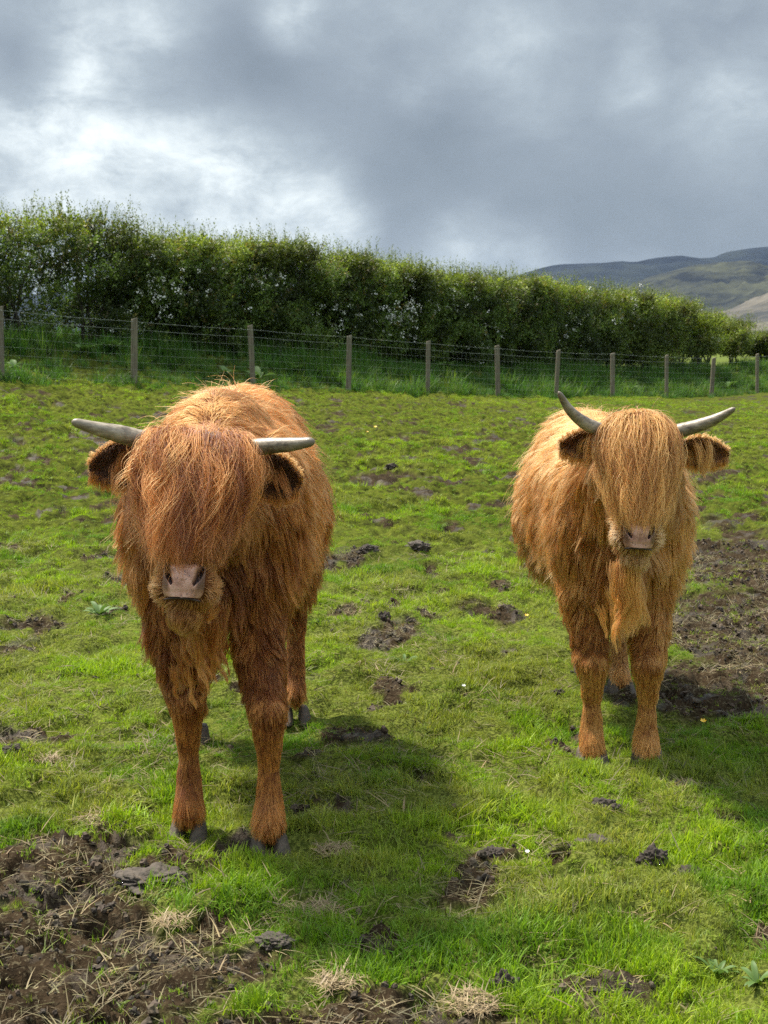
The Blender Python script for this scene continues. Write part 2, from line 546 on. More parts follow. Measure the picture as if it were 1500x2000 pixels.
def scatter_grass():
    Ps, Ss, Ts, Is, Rs = [], [], [], [], []
    for d0, d1, dens, sc, near in ((2.3, 6.5, 3700, 1., 1), (6.5, 12, 1700, 1.2, 0), (12, 34, 620, 1.6, 0)):
        half = .36
        n = int(dens * half * (d1 * d1 - d0 * d0))
        y = np.sqrt(rng.uniform(d0 * d0, d1 * d1, n))
        x = rng.uniform(-1, 1, n) * half * y
        yf = yfence(x)
        keep = (y < yf + .4)
        x, y = x[keep], y[keep]
        mud = mud_mask(x, y)
        cover = fbm2(x * 3.3, y * 3.3, 3, 77)
        thin = fbm2(x * 11, y * 9, 3, 78, .6)
        keep = rng.random(len(x)) < (1 - mud) ** 1.6 * (.6 + .4 * sstep(.3, .5, cover)) * (.16 - .1 * sstep(7, 12, y) + .84 * sstep(.37, .47, thin - .028 * sstep(7, 12, y))) + .10 + .05 * (x > 1)
        x, y, mud = x[keep], y[keep], mud[keep]
        z = ground_z(x, y)
        n = len(x)
        lush = fbm2(x * 1.1, y * 1.0, 3, 80)
        tus = fbm2(x * 5, y * 5, 3, 81)
        s = sc * rng.uniform(.48, .95, n) * (.58 + .55 * sstep(.35, .7, tus)) * (.75 + .5 * sstep(.35, .65, lush)) * (1 - .35 * mud)
        s *= np.where(y > 6.5, .9 - .25 * sstep(8, 20, y), 1)
        # colours: fresh yellow green, deep green, dull olive
        c1, c2, c3 = np.array([.205, .30, .014]), np.array([.11, .205, .014]), np.array([.215, .225, .048])
        w = sstep(.35, .65, fbm2(x * 1.7 + 9, y * 1.5, 3, 90))[:, None]
        w = np.clip(w + .25 * sstep(8, 18, y)[:, None], 0, 1)
        t = c2 * (1 - w) + c1 * w
        o = (sstep(.42, .7, fbm2(x * 3.1 + 3, y * 2.6, 3, 91)) * .75)[:, None]
        o = np.clip(o + .3 * mud[:, None], 0, 1)
        t = t * (1 - o) + c3 * o
        t = t * rng.uniform(.75, 1.3, (n, 1)) * rng.uniform(.93, 1.07, (n, 3))
        Ps.append(np.stack([x, y, z], 1)); Ts.append(t)
        hh = s * rng.uniform(.55, 1.1, n)
        Ss.append(np.stack([s, s, hh], 1))
        Is.append(np.where(rng.random(n) < .72, rng.integers(0, 8, n), rng.integers(8, 12, n)))
        Rs.append(np.stack([rng.normal(0, .16, n), rng.normal(0, .16, n), rng.uniform(0, 6.28, n)], 1))
    o = scatter('grass', np.concatenate(Ps), np.concatenate(Rs), np.concatenate(Ss), np.concatenate(Is), np.concatenate(Ts), tufts)
    tag(o, 'short grazed green grass growing over the whole field', 'grass', kind='stuff')
    # withered blades lying on bare soil and between the tufts
    n = 22000
    y = np.sqrt(rng.uniform(2.3 ** 2, 9 ** 2, n)); x = rng.uniform(-.36, .36, n) * y
    mud = mud_mask(x, y)
    keep = rng.random(n) < .10 + .36 * mud * sstep(.42, .6, fbm2(x * 5, y * 5, 3, 33)) + .35 * sstep(.54, .68, fbm2(x * 2.6, y * 2.6, 3, 34))
    x, y = x[keep], y[keep]
    n = len(x)
    t = np.array([.18, .145, .07]) * rng.uniform(.4, 1.4, (n, 1)) * rng.uniform(.93, 1.07, (n, 3))
    s = rng.uniform(.6, 1.3, n)
    o = scatter('dry_grass', np.stack([x, y, ground_z(x, y) + .004], 1), np.stack([rng.normal(0, .2, n), rng.normal(0, .2, n), rng.uniform(0, 6.28, n)], 1),
                np.stack([s, s, s], 1), rng.integers(0, 6, n), t, straw)
    tag(o, 'withered straw coloured blades lying over the trodden soil', 'dead grass', kind='stuff')
    # crumbs of soil
    n = 42000
    y = np.sqrt(rng.uniform(2.3 ** 2, 9.5 ** 2, n)); x = rng.uniform(-.36, .36, n) * y
    mud = mud_mask(x, y)
    keep = rng.random(n) < mud * (.15 + .85 * sstep(.4, .6, fbm2(x * 6, y * 6, 3, 35))) * (mud > .45) + .01
    x, y = x[keep], y[keep]
    n = len(x)
    t = np.array([.052, .036, .021]) * rng.uniform(.4, 1.7, (n, 1)) * rng.uniform(.93, 1.07, (n, 3))
    s = (.003 + .010 * rng.random(n) ** 3.5)
    o = scatter('soil_crumbs', np.stack([x, y, ground_z(x, y) + s * .3], 1), rng.uniform(0, 6.28, (n, 3)),
                np.stack([s * 1.2, s, s * .8], 1), rng.integers(0, 6, n), t, crumbs)
    tag(o, 'loose crumbs of dark earth strewn over the trodden ground', 'soil', kind='stuff')
    # rank growth under the hedge
    n = 15000
    i = rng.uniform(-2, 13, n)
    nn = rng.uniform(-.25, 3.4, n) + rng.normal(0, .12, n)
    x = FX0 + FDX * i - nn * FDD / 2.42
    y = FD0 + FDD * i + nn * FDX / 2.42
    k = sstep(-.5, .4, nn)
    keep = rng.random(n) < .25 + .75 * sstep(.35, .5, fbm2(x * 1.5, y * 1.5, 3, 61)) * k
    x, y, k = x[keep], y[keep], k[keep]
    n = len(x)
    s = rng.uniform(.45, 1.1, n) * (.35 + .65 * k) * (.6 + .9 * sstep(.3, .7, fbm2(x * 1.1, y * 1.1, 3, 62)))
    t = np.array([.055, .12, .022]) * rng.uniform(.6, 1.5, (n, 1)) * rng.uniform(.9, 1.1, (n, 3))
    t += np.array([.06, .05, .01]) * (rng.random((n, 1)) < .15)
    o = scatter('undergrowth', np.stack([x, y, ground_z(x, y)], 1), np.stack([rng.normal(0, .2, n), rng.normal(0, .2, n), rng.uniform(0, 6.28, n)], 1),
                np.stack([s * 1.2, s * 1.2, s], 1), rng.integers(0, 5, n), t, tall)
    tag(o, 'rank dark green grass on the bank behind the wire fence', 'long grass', kind='stuff')


scatter_grass()


# ------------------------------------------------------------------ hedge
def bark_mat():
    m, N = material('bark')
    pos = N('ShaderNodeNewGeometry').outputs['Position']
    a = N('ShaderNodeTexNoise', {'Vector': N('ShaderNodeMapping', {0: pos, 3: (1, 1, .25)}).outputs[0], 'Scale': 40., 'Detail': 6.}).outputs[0]
    bs = N('ShaderNodeBsdfPrincipled', {'Base Color': N.ramp(a, [(.35, (.05, .042, .03)), (.7, (.14, .12, .09))]), 'Roughness': .9,
           'Normal': N('ShaderNodeBump', {'Strength': .7, 'Distance': .01, 'Height': a}).outputs[0]})
    N('ShaderNodeOutputMaterial', {0: bs.outputs[0]})
    return m


BARK = bark_mat()
hedge_leaf = leaf_mat('hawthorn_leaf', .5, .36, spec=.4)
white_m, _n = material('blossom_petal')
_b = _n('ShaderNodeBsdfPrincipled', {'Base Color': (.62, .62, .55, 1), 'Roughness': .6})
_n('ShaderNodeOutputMaterial', {0: _b.outputs[0]})


def sprig_mesh(L, n, size, up=.5):
    V, Fc, C = [], [], []
    for k in range(n):
        t = (k + random.random()) / n
        p = Vector((random.gauss(0, .02), random.gauss(0, .02), t * L))
        q = Matrix.Rotation(random.uniform(0, 2 * pi), 3, 'Z') @ Matrix.Rotation(random.uniform(.3, 1.5), 3, 'X') @ Matrix.Rotation(random.uniform(-.8, .8), 3, 'Z')
        s = size * random.uniform(.6, 1.25) * (1 - .35 * t)
        pts = [(0, 0, 0), (-.38, .35, .05), (-.30, .8, 0), (0, 1.05, -.05), (.30, .8, 0), (.38, .35, .05)]
        b = len(V)
        V += [tuple(p + q @ (Vector(a) * s)) for a in pts]
        Fc += [(b, b + 1, b + 2, b + 3), (b, b + 3, b + 4, b + 5)]
        C += [random.random()] * 6
    b = len(V)
    V += [(-.003, 0, 0), (.003, 0, 0), (0, .003, 0), (0, 0, L)]
    Fc += [(b, b + 1, b + 3), (b + 1, b + 2, b + 3), (b + 2, b, b + 3)]
    C += [0.] * 4
    me = bpy.data.meshes.new('sprig')
    me.from_pydata(V, [], Fc)
    at_ = me.attributes.new('blade', 'FLOAT', 'POINT'); at_.data.foreach_set('value', C)
    me.materials.append(hedge_leaf)
    return me


def flower_mesh():
    V, Fc = [], []
    for k in range(9):
        p = Vector((random.gauss(0, .03), random.gauss(0, .03), random.gauss(0, .02)))
        q = Matrix.Rotation(random.uniform(0, 6.28), 3, 'Z') @ Matrix.Rotation(random.uniform(.2, 1.3), 3, 'X')
        b = len(V)
        V += [tuple(p + q @ Vector((cos(a) * .013, sin(a) * .013, 0))) for a in np.linspace(0, 2 * pi, 6)[:-1]]
        Fc.append(tuple(range(b, b + 5)))
    me = bpy.data.meshes.new('flowers')
    me.from_pydata(V, [], Fc)
    me.materials.append(white_m)
    return me


sprigs = source('leaf_sprig', [sprig_mesh(.18, 11, .052) for _ in range(6)] + [sprig_mesh(.3, 13, .038) for _ in range(3)])
flowers = source('flower_cluster', [flower_mesh() for _ in range(4)])


def tube(bm, pts, rads, sides=6, cap=True):
    rings = []
    pts = [Vector(p) for p in pts]
    for k, p in enumerate(pts):
        d = (pts[min(k + 1, len(pts) - 1)] - pts[max(k - 1, 0)]).normalized()
        a = d.cross(Vector((.31, .93, .2))).normalized()
        b = d.cross(a)
        rings.append([bm.verts.new(p + (a * cos(t) + b * sin(t)) * rads[k]) for t in [2 * pi * j / sides for j in range(sides)]])
    for r0, r1 in zip(rings, rings[1:]):
        for j in range(sides):
            bm.faces.new((r0[j], r0[(j + 1) % sides], r1[(j + 1) % sides], r1[j]))
    if cap:
        bm.faces.new(rings[0][::-1]); bm.faces.new(rings[-1])
    return rings


def bm_obj(name, bm, mat, parent=None, smooth=True):
    me = bpy.data.meshes.new(name)
    bm.normal_update()
    bm.to_mesh(me); bm.free()
    if smooth: me.polygons.foreach_set('use_smooth', [True] * len(me.polygons))
    me.materials.append(mat)
    return link(name, me, parent)


HTOP = [(-200, 395), (0, 400), (60, 404), (100, 412), (150, 405), (200, 415), (250, 445), (290, 438), (350, 448), (385, 462), (400, 478), (415, 470), (460, 456), (520, 458), (600, 472), (700, 490),
        (800, 510), (900, 524), (1000, 534), (1060, 544), (1150, 552), (1230, 562), (1300, 578), (1350, 594), (1400, 612), (1440, 626), (1500, 640), (1700, 650)]


ORD = ['first', 'second', 'third', 'fourth', 'fifth', 'sixth', 'seventh', 'eighth', 'ninth', 'tenth', 'eleventh']


def shrub(i, dens, wx, label, blossom=0, low=.12, hs=1.0, off=2.6, fresh=0.):
    """one hawthorn of the hedge; i = its place along the fence counted in posts"""
    nn = off + random.uniform(-.07, .07)
    x = FX0 + FDX * i - nn * FDD / 2.42
    y = FD0 + FDD * i + nn * FDX / 2.42
    z0 = gz(x, y)
    px = 750 + x / y * F
    top = (CAM_H - (np.interp(px, [a for a, b in HTOP], [b for a, b in HTOP]) - 655) / F * y) * hs
    H = top - z0 - .26
    root = empty('hawthorn_shrub', (x, y, z0), math.atan2(FDD, FDX))
    sx = i * 2.42                     # running length along the hedge
    tag(root, label, 'shrub', 'hawthorns of the hedge behind the fence')
    bm = bmesh.new()
    nodes = []
    for s in range(random.choice((3, 4, 5))):
        a = random.uniform(0, 2 * pi)
        bx, by = .12 * cos(a), .1 * sin(a)
        tx, ty = random.uniform(-1, 1) * wx * .75, random.uniform(-1, 1) * .4
        pts, rad = [], []
        K = 7
        for k in range(K):
            t = k / (K - 1)
            pts.append(Vector((bx + (tx - bx) * t ** 1.3 + random.gauss(0, .03), by + (ty - by) * t + random.gauss(0, .03), H * .93 * t - .05)))
            rad.append(.032 * (1 - t) + .007)
        tube(bm, pts, rad, 6)
        for k in range(1, K):
            t = k / (K - 1)
            if t < low: continue
            for _ in range(4):
                a = random.uniform(0, 2 * pi)
                Lb = random.uniform(.25, .6) * (1.1 - .5 * t)
                e = pts[k] + Vector((cos(a) * Lb * 1.1, sin(a) * Lb * .9, Lb * random.uniform(.1, .7)))
                e.z = min(e.z, H * .98)
                m_ = (pts[k] + e) / 2 + Vector((0, 0, .04))
                tube(bm, [pts[k], m_, e], [.01, .007, .003], 4, False)
                nodes += [(m_, .8), (e, 1.)]
    bm_obj('trunk', bm, BARK, root)
    nodes = [n for n in nodes if n[0].z > low * H]
    NP = np.array([n[0] for n in nodes])
    n = int(950 * dens)
    k = rng.integers(0, len(NP), n)
    P = NP[k] + rng.normal(0, 1, (n, 3)) * np.array([.17, .16, .13])
    # even fill of the volume, so that the hedge reads as one clipped body
    m = int(3900 * dens)
    Q = np.stack([rng.uniform(-1, 1, m) * wx * .9, rng.uniform(-1, 1, m) * .7, rng.uniform(low + .03, 1, m) * H], 1)
    gx = sx + Q[:, 0]
    lump = fbm2(gx * 2.2, Q[:, 2] * 2.4 + Q[:, 1] * 1.5, 3, 5)
    Q = Q[lump > (.49 if i < 1.9 else .45)]
    P = np.concatenate([P, Q])
    lim = H * (1 + .05 * np.sin(P[:, 0] * 5 + i))
    bulge = .45 + .45 * fbm2((sx + P[:, 0]) * 1.6 + 9, P[:, 2] * 1.7, 3, 19)
    P = P[np.abs(P[:, 1]) < bulge]
    lim = H * (1 + .10 * (fbm2((sx + P[:, 0]) * 1.9, P[:, 0] * 0, 3, 23) - .5) * 2)
    P = P[(P[:, 2] < lim) & (P[:, 2] > H * low * .9) & (np.abs(P[:, 0]) < wx * 1.25) & (np.abs(P[:, 1]) < .8)]
    n = len(P)
    rot = np.stack([rng.normal(0, .8, n), rng.normal(0, .8, n), rng.uniform(0, 6.28, n)], 1)
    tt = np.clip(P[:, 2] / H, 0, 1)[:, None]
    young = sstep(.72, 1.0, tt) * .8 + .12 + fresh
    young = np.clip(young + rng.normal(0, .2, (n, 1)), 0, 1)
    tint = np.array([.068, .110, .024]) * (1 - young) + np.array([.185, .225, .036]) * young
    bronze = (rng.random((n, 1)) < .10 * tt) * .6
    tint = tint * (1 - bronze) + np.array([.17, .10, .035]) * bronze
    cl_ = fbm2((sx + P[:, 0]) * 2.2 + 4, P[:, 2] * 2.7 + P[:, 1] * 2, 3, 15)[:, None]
    tint = tint * rng.uniform(.65, 1.35, (n, 1)) * (.5 + 1.0 * sstep(.3, .7, cl_))  # clump tint paints dark, shade-like hollows into the foliage
    s = rng.uniform(.7, 1.2, (n, 1)) * np.ones((1, 3))
    # upright shoots on top
    m = int(75 * wx / .6)
    S = np.stack([rng.uniform(-1, 1, m) * wx * 1.05, rng.uniform(-1, 1, m) * .5, H + rng.uniform(-.12, .06, m)], 1)
    srot = np.stack([rng.normal(0, .16, m), rng.normal(0, .16, m), rng.uniform(0, 6.28, m)], 1)
    stint = np.array([.13, .16, .04]) * rng.uniform(.7, 1.3, (m, 1))
    ssc = rng.uniform(.45, 1.5, (m, 1)) * np.array([[.6, .6, 1.]])
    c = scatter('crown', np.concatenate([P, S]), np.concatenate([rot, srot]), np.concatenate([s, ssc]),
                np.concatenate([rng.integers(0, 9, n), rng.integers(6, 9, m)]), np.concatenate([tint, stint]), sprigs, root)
    c['kind'] = 'stuff'
    if blossom:
        m = blossom
        cx, cz = random.uniform(-.5, .5) * wx, random.uniform(.35, .8) * H
        ang = rng.normal(0, 1, m)
        B = np.stack([cx + ang * .38 * wx + rng.normal(0, .14, m), -.62 + rng.normal(0, .12, m), cz + ang * .09 + rng.normal(0, .24, m)], 1)
        o = scatter('blossom', B, np.stack([rng.uniform(0, 6, m)] * 3, 1), rng.uniform(.6, 1.3, (m, 1)) * np.ones((1, 3)), rng.integers(0, 4, m), np.ones((m, 3)), flowers, root)
        o['kind'] = 'stuff'
    return root


def hedge():
    spec = []   # position, density, half width, blossom
    i = -2.2
    while i < 10.4:
        spec.append(i)
        i += .62 if i < 3 else .66
    bl = {2.14: 60}
    for k, i in enumerate(spec):
        px = 750 + (FX0 + FDX * i - 2) / (FD0 + FDD * i + 1.7) * F
        j = int(round(i))
        if j < 0:
            label = 'tall loose hawthorn of the hedge, %s' % ('beyond the left edge of the frame', 'just outside the leftmost fence post', 'farther out than all posts in view')[min(2, k % 3)]
        elif j > 10:
            label = 'low hawthorn of the hedge past the last fence post in view'
        else:
            side = 'behind' if abs(i - j) < .17 else ('just left of' if i < j else 'just right of')
            label = '%s hawthorn in the hedge %s the %s fence post from the left' % ('tall loose' if i < 2 else ('clipped' if i < 8.5 else 'lower young'), side, ORD[j])
        dens = .80 if i < .9 else (.9 if i < 1.9 else (1.7 if i < 8.6 else 1.3))
        if -.25 < i - 1.1 < .25: dens = .5
        b = 0
        if k in (3, 5): b = 10
        if k in (7,): b = 60
        if k in (8, 10): b = 26
        if k in (11,): b = 80
        if k in (12, 13, 15, 17): b = 22
        shrub(i, dens, .95 if i < 2 else 1.1, label, b, low=.03 if i < 8.6 else (.08 if i < 9.8 else .18), fresh=0 if i < 8.5 else .25)


hedge()
# young trees at the right end of the hedge, their bare stems in view
for q, (i, hs, off) in enumerate(((10.6, 1.0, 2.6), (11.0, .98, 3.6), (11.5, 1.02, 2.6), (12.1, .97, 4.2), (12.6, 1., 2.6))):
    r = shrub(i, .6, .6, ['young pale green tree with bare stem at the right end of the hedge', 'thin young tree set back at the right end of the hedge',
              'pale young tree at the right edge of the photo behind the last post', 'small tree farther out past the right end of the hedge', 'outermost young tree past the right end of the hedge'][q],
              4 if q < 2 else 0, low=.3, hs=hs, off=off, fresh=.55)
    r.name = 'young_tree'
    r['category'] = 'tree'
    r['group'] = 'young trees at the right end of the hedge'


# ------------------------------------------------------------------ fence
def wood_mat():
    m, N = material('weathered_post')
    tc_ = N('ShaderNodeTexCoord').outputs['Object']
    a = N('ShaderNodeTexNoise', {'Vector': N('ShaderNodeMapping', {0: tc_, 3: (1, 1, .06)}).outputs[0], 'Scale': 60., 'Detail': 6., 'Roughness': .65}).outputs[0]
    b = N('ShaderNodeTexNoise', {'Vector': tc_, 'Scale': 5., 'Detail': 4.}).outputs[0]
    col = N.ramp(a, [(.3, (.07, .055, .035)), (.5, (.145, .12, .08)), (.7, (.23, .195, .135))])
    col = N.mix(N.smooth(b, .5, .7, 0, .5), col, (.13, .15, .08))
    bs = N('ShaderNodeBsdfPrincipled', {'Base Color': col, 'Roughness': .85, 'Normal': N('ShaderNodeBump', {'Strength': .6, 'Distance': .006, 'Height': a}).outputs[0]})
    N('ShaderNodeOutputMaterial', {0: bs.outputs[0]})
    return m


def wire_mat():
    m, N = material('galvanised_wire')
    bs = N('ShaderNodeBsdfPrincipled', {'Base Color': (.25, .28, .24, 1), 'Roughness': .6, 'Metallic': .3})
    N('ShaderNodeOutputMaterial', {0: bs.outputs[0]})
    return m


def fence():
    root = empty('wire_fence', (FX0, FD0, float(FG[0])))
    tag(root, 'post and wire stock fence with square netting below the hedge', 'fence')
    wm, sm = wood_mat(), wire_mat()
    u = Vector((FDX, FDD, 0)).normalized()
    n = Vector((-u.y, u.x, 0))
    tops, gnd = [], []
    dpost = [0, 0, .066, .068, .03, 0, -.1, -.12, -.07, -.1, 0]
    jit = [0, 0, .03, -.02, 0, .02, 0, -.03, 0, -.04, .02]
    for i in range(-2, 14):
        ii = i + (dpost[i] if 0 <= i < 11 else 0)
        x, y = FX0 + FDX * ii, FD0 + FDD * ii
        z = float(base_z(np.array([x]), np.array([y]))[0][0])
        h = 1.03 + (jit[i] if 0 <= i < 11 else 0)
        bm = bmesh.new()
        w, d = .045 + .005 * sin(i * 3), .042
        ca = .012
        prof = [(-w + ca, -d), (w - ca, -d), (w, -d + ca), (w, d - ca), (w - ca, d), (-w + ca, d), (-w, d - ca), (-w, -d + ca)]
        rings = []
        lean = (.035 * sin(i * 2.3), .03 * cos(i * 1.7))
        for zz, s in ((-.3, 1), (.0, 1), (h * .5, .985), (h - .015, .97), (h, .82)):
            rings.append([bm.verts.new((a * s + lean[0] * zz, b * s + lean[1] * zz, zz + (.012 * a / w if zz > h - .1 else 0))) for a, b in prof])
        for r0, r1 in zip(rings, rings[1:]):
            for k in range(8):
                bm.faces.new((r0[k], r0[(k + 1) % 8], r1[(k + 1) % 8], r1[k]))
        bm.faces.new(rings[-1]); bm.faces.new(rings[0][::-1])
        o = bm_obj('post', bm, wm, root, smooth=False)
        o.location = Vector((x, y, z)) - root.location
        o.rotation_euler = (0, 0, .05 * sin(i * 4.4))
        tops.append(Vector((x, y, z + h))); gnd.append(Vector((x, y, z)))
    # line wires, each one stapled to the front of every post
    for k, hf in enumerate((.98, .86, .73, .60, .475, .36, .25, .15, .06)):
        bm = bmesh.new()
        pts, = [[]]
        for a in range(len(tops) - 1):
            for t in (0, .25, .5, .75):
                g = gnd[a].lerp(gnd[a + 1], t)
                sag = -.012 * sin(pi * t) if k < 2 else -.004 * sin(pi * t)
                pts.append(g + Vector((0, 0, hf + sag)) - n * .05 - root.location)
        r = .0021 if k in (0, 1) else .0012
        tube(bm, pts, [r] * len(pts), 4)
        if k == 0:   # barbs on the top strand
            for q in range(len(pts) - 1):
                for t in np.linspace(0, 1, 5)[:-1]:
                    p = pts[q].lerp(pts[q + 1], float(t))
                    d = Vector((random.uniform(-1, 1), random.uniform(-1, 1), random.uniform(-1, 1))).normalized() * .018
                    tube(bm, [p - d, p + d], [.0015, .0015], 3)
        bm_obj('wire', bm, sm, root)
    bm = bmesh.new()
    for a in range(len(gnd) - 1):
        for t in np.arange(0, 1, 1 / 16):
            g = gnd[a].lerp(gnd[a + 1], float(t)) - n * .05 - root.location
            tube(bm, [g + Vector((0, 0, .05)), g + Vector((0, 0, .86))], [.0006, .0006], 3, False)
    o = bm_obj('netting', bm, sm, root)
    o['kind'] = 'stuff'


fence()


# ------------------------------------------------------------------ highland cattle
def hair_mat(name, base, tip, rough=.5, dark=None):
    """tint (one value per strand) runs the colour from base to tip colour"""
    m, N = material(name)
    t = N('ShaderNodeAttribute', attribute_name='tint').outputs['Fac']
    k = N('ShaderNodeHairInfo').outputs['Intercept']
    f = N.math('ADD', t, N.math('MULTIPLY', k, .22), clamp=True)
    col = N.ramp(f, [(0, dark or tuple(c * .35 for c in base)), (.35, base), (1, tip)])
    h = N('ShaderNodeBsdfHairPrincipled', {'Color': col, 'Roughness': rough, 'Radial Roughness': .6, 'IOR': 1.5, 'Coat': 0.0}, parametrization='COLOR')
    b = N('ShaderNodeBsdfPrincipled', {'Base Color': col, 'Roughness': .6, 'Specular IOR Level': .25})
    N('ShaderNodeOutputMaterial', {0: N('ShaderNodeMixShader', {0: .5, 1: h.outputs[0], 2: b.outputs[0]}).outputs[0]})
    return m


def skin_mat(name, c):
    m, N = material(name)
    pos = N('ShaderNodeTexCoord').outputs['Object']
    a = N('ShaderNodeTexNoise', {'Vector': N('ShaderNodeMapping', {0: pos, 3: (1, 1, .2)}).outputs[0], 'Scale': 70., 'Detail': 4.}).outputs[0]
    bs = N('ShaderNodeBsdfPrincipled', {'Base Color': N.ramp(a, [(.3, tuple(v * .6 for v in c)), (.7, c)]), 'Roughness': .9, 'Specular IOR Level': .1})
    N('ShaderNodeOutputMaterial', {0: bs.outputs[0]})
    return m


def horn_mat():
    m, N = material('horn')
    t = N('ShaderNodeAttribute', attribute_name='along').outputs['Fac']
    pos = N('ShaderNodeTexCoord').outputs['Object']
    a = N('ShaderNodeTexNoise', {'Vector': N('ShaderNodeMapping', {0: pos, 3: (.12, 1, 1)}).outputs[0], 'Scale': 160., 'Detail': 5., 'Roughness': .7}).outputs[0]
    b = N('ShaderNodeTexNoise', {'Vector': pos, 'Scale': 26., 'Detail': 3.}).outputs[0]
    f = N.math('MULTIPLY_ADD', N.math('SUBTRACT', a, .5), .9, b)
    col = N.ramp(f, [(.3, (.095, .070, .045)), (.5, (.22, .175, .12)), (.7, (.36, .30, .22))])
    col = N.mix(N.smooth(t, .62, 1., 0, .75), col, (.15, .115, .08))
    bs = N('ShaderNodeBsdfPrincipled', {'Base Color': col, 'Roughness': .42, 'Specular IOR Level': .5, 'Normal': N('ShaderNodeBump', {'Strength': .5, 'Distance': .002, 'Height': a}).outputs[0]})
    N('ShaderNodeOutputMaterial', {0: bs.outputs[0]})
    return m


def nose_mat():
    m, N = material('nose_skin')
    pos = N('ShaderNodeTexCoord').outputs['Object']
    d = N('ShaderNodeAttribute', attribute_name='inner').outputs['Fac']
    v = N('ShaderNodeTexVoronoi', {'Vector': pos, 'Scale': 260.}, feature='DISTANCE_TO_EDGE').outputs[0]
    b = N('ShaderNodeTexNoise', {'Vector': pos, 'Scale': 35., 'Detail': 5., 'Roughness': .6}).outputs[0]
    col = N.ramp(b, [(.32, (.26, .115, .070)), (.5, (.42, .21, .135)), (.68, (.55, .31, .215))])
    col = N.mix(N.smooth(N('ShaderNodeTexNoise', {'Vector': pos, 'Scale': 130., 'Detail': 2.}).outputs[0], .63, .68, 0, .8), col, (.09, .05, .04))
    col = N.mix(N('ShaderNodeAttribute', attribute_name='wing').outputs['Fac'], col, (.12, .050, .022))
    col = N.mix(d, col, (.030, .012, .009))
    h = N.math('MULTIPLY_ADD', N.smooth(v, 0, .2), .6, b)
    bs = N('ShaderNodeBsdfPrincipled', {'Base Color': col, 'Roughness': .3, 'Specular IOR Level': .6, 'Subsurface Weight': .12, 'Subsurface Radius': (.01, .004, .003),
           'Subsurface Scale': .3, 'Normal': N('ShaderNodeBump', {'Strength': .55, 'Distance': .0015, 'Height': h}).outputs[0]})
    N('ShaderNodeOutputMaterial', {0: bs.outputs[0]})
    return m


def plain_mat(name, c, rough=.6, bump=0., scale=40.):
    m, N = material(name)
    pos = N('ShaderNodeTexCoord').outputs['Object']
    a = N('ShaderNodeTexNoise', {'Vector': pos, 'Scale': scale, 'Detail': 5., 'Roughness': .6}).outputs[0]
    col = N.ramp(a, [(.3, tuple(v * .55 for v in c)), (.7, tuple(min(1, v * 1.35) for v in c))])
    ins = {'Base Color': col, 'Roughness': rough}
    if bump: ins['Normal'] = N('ShaderNodeBump', {'Strength': .8, 'Distance': bump, 'Height': a}).outputs[0]
    bs = N('ShaderNodeBsdfPrincipled', ins)
    N('ShaderNodeOutputMaterial', {0: bs.outputs[0]})
    return m


HORN, NOSE = horn_mat(), nose_mat()
HOOF = plain_mat('hoof_horn', (.065, .048, .032), .75, .006, 45)
EYE = plain_mat('eye', (.012, .008, .006), .08)
CREASE_SHADE = plain_mat('crease_shade', (.05, .025, .02), .5)
EARSKIN = plain_mat('ear_skin', (.10, .04, .018), .9)
MUDM = plain_mat('caked_mud', (.045, .032, .022), .75, .01, 60)


def norm(a):
    return a / np.maximum(np.linalg.norm(a, axis=-1, keepdims=True), 1e-9)


def strands(name, P, rad, tint, mat, parent):
    """P (n, k, 3) control points -> one curves object"""
    n, k, _ = P.shape
    c = bpy.data.hair_curves.new(name)
    c.add_curves([k] * n)
    c.points.foreach_set('position', np.ascontiguousarray(P, np.float32).ravel())
    prof = np.linspace(1, .12, k) ** .6
    r = (np.asarray(rad).reshape(-1, 1) * np.ones((n, 1)) * prof[None]).astype(np.float32)
    c.points.foreach_set('radius', r.ravel())
    a = c.attributes.new('tint', 'FLOAT', 'CURVE')
    a.data.foreach_set('value', np.asarray(tint, np.float32))
    c.materials.append(mat)
    return link(name, c, parent)


def vn3(p, seed):
    q = np.floor(p).astype(np.int64)
    f = p - q
    f = f * f * (3 - 2 * f)
    r = 0
    for dx in (0, 1):
        for dy in (0, 1):
            for dz in (0, 1):
                w = (f[:, 0] if dx else 1 - f[:, 0]) * (f[:, 1] if dy else 1 - f[:, 1]) * (f[:, 2] if dz else 1 - f[:, 2])
                r = r + w * _h(q[:, 0] + dx, q[:, 1] + dy, q[:, 2] + dz, seed)
    return r


def vec_noise(p, seed):
    return np.stack([vn3(p, seed), vn3(p, seed + 1), vn3(p, seed + 2)], 1) * 2 - 1


def grow(root, d0, nrm, L, k, grav, seed, wave=.25, wfreq=14., conform=1., curl=0.):
    """strand paths: start along d0, sink with gravity, waver with a noise that neighbours share"""
    n = len(root)
    P = np.zeros((n, k, 3)); P[:, 0] = root
    d = norm(d0)
    step = (np.asarray(L) / (k - 1)).reshape(-1, 1)
    g = np.asarray(grav).reshape(-1, 1) if np.ndim(grav) else grav
    ph = rng.uniform(0, 6.28, (n, 1))
    for j in range(1, k):
        t = j / (k - 1)
        d = d + np.array([0, 0, -1.]) * g / (k - 1) * 2.2
        d = d + vec_noise(P[:, j - 1] * wfreq, seed) * wave * (.3 + t)
        if curl:
            side = np.cross(d, nrm)
            d = d + side * curl * np.sin(ph + t * 9.)
        dn = (d * nrm).sum(1, keepdims=True)
        d = d - np.minimum(dn + .05, 0) * nrm * conform
        d = norm(d)
        P[:, j] = P[:, j - 1] + d * step
    return P


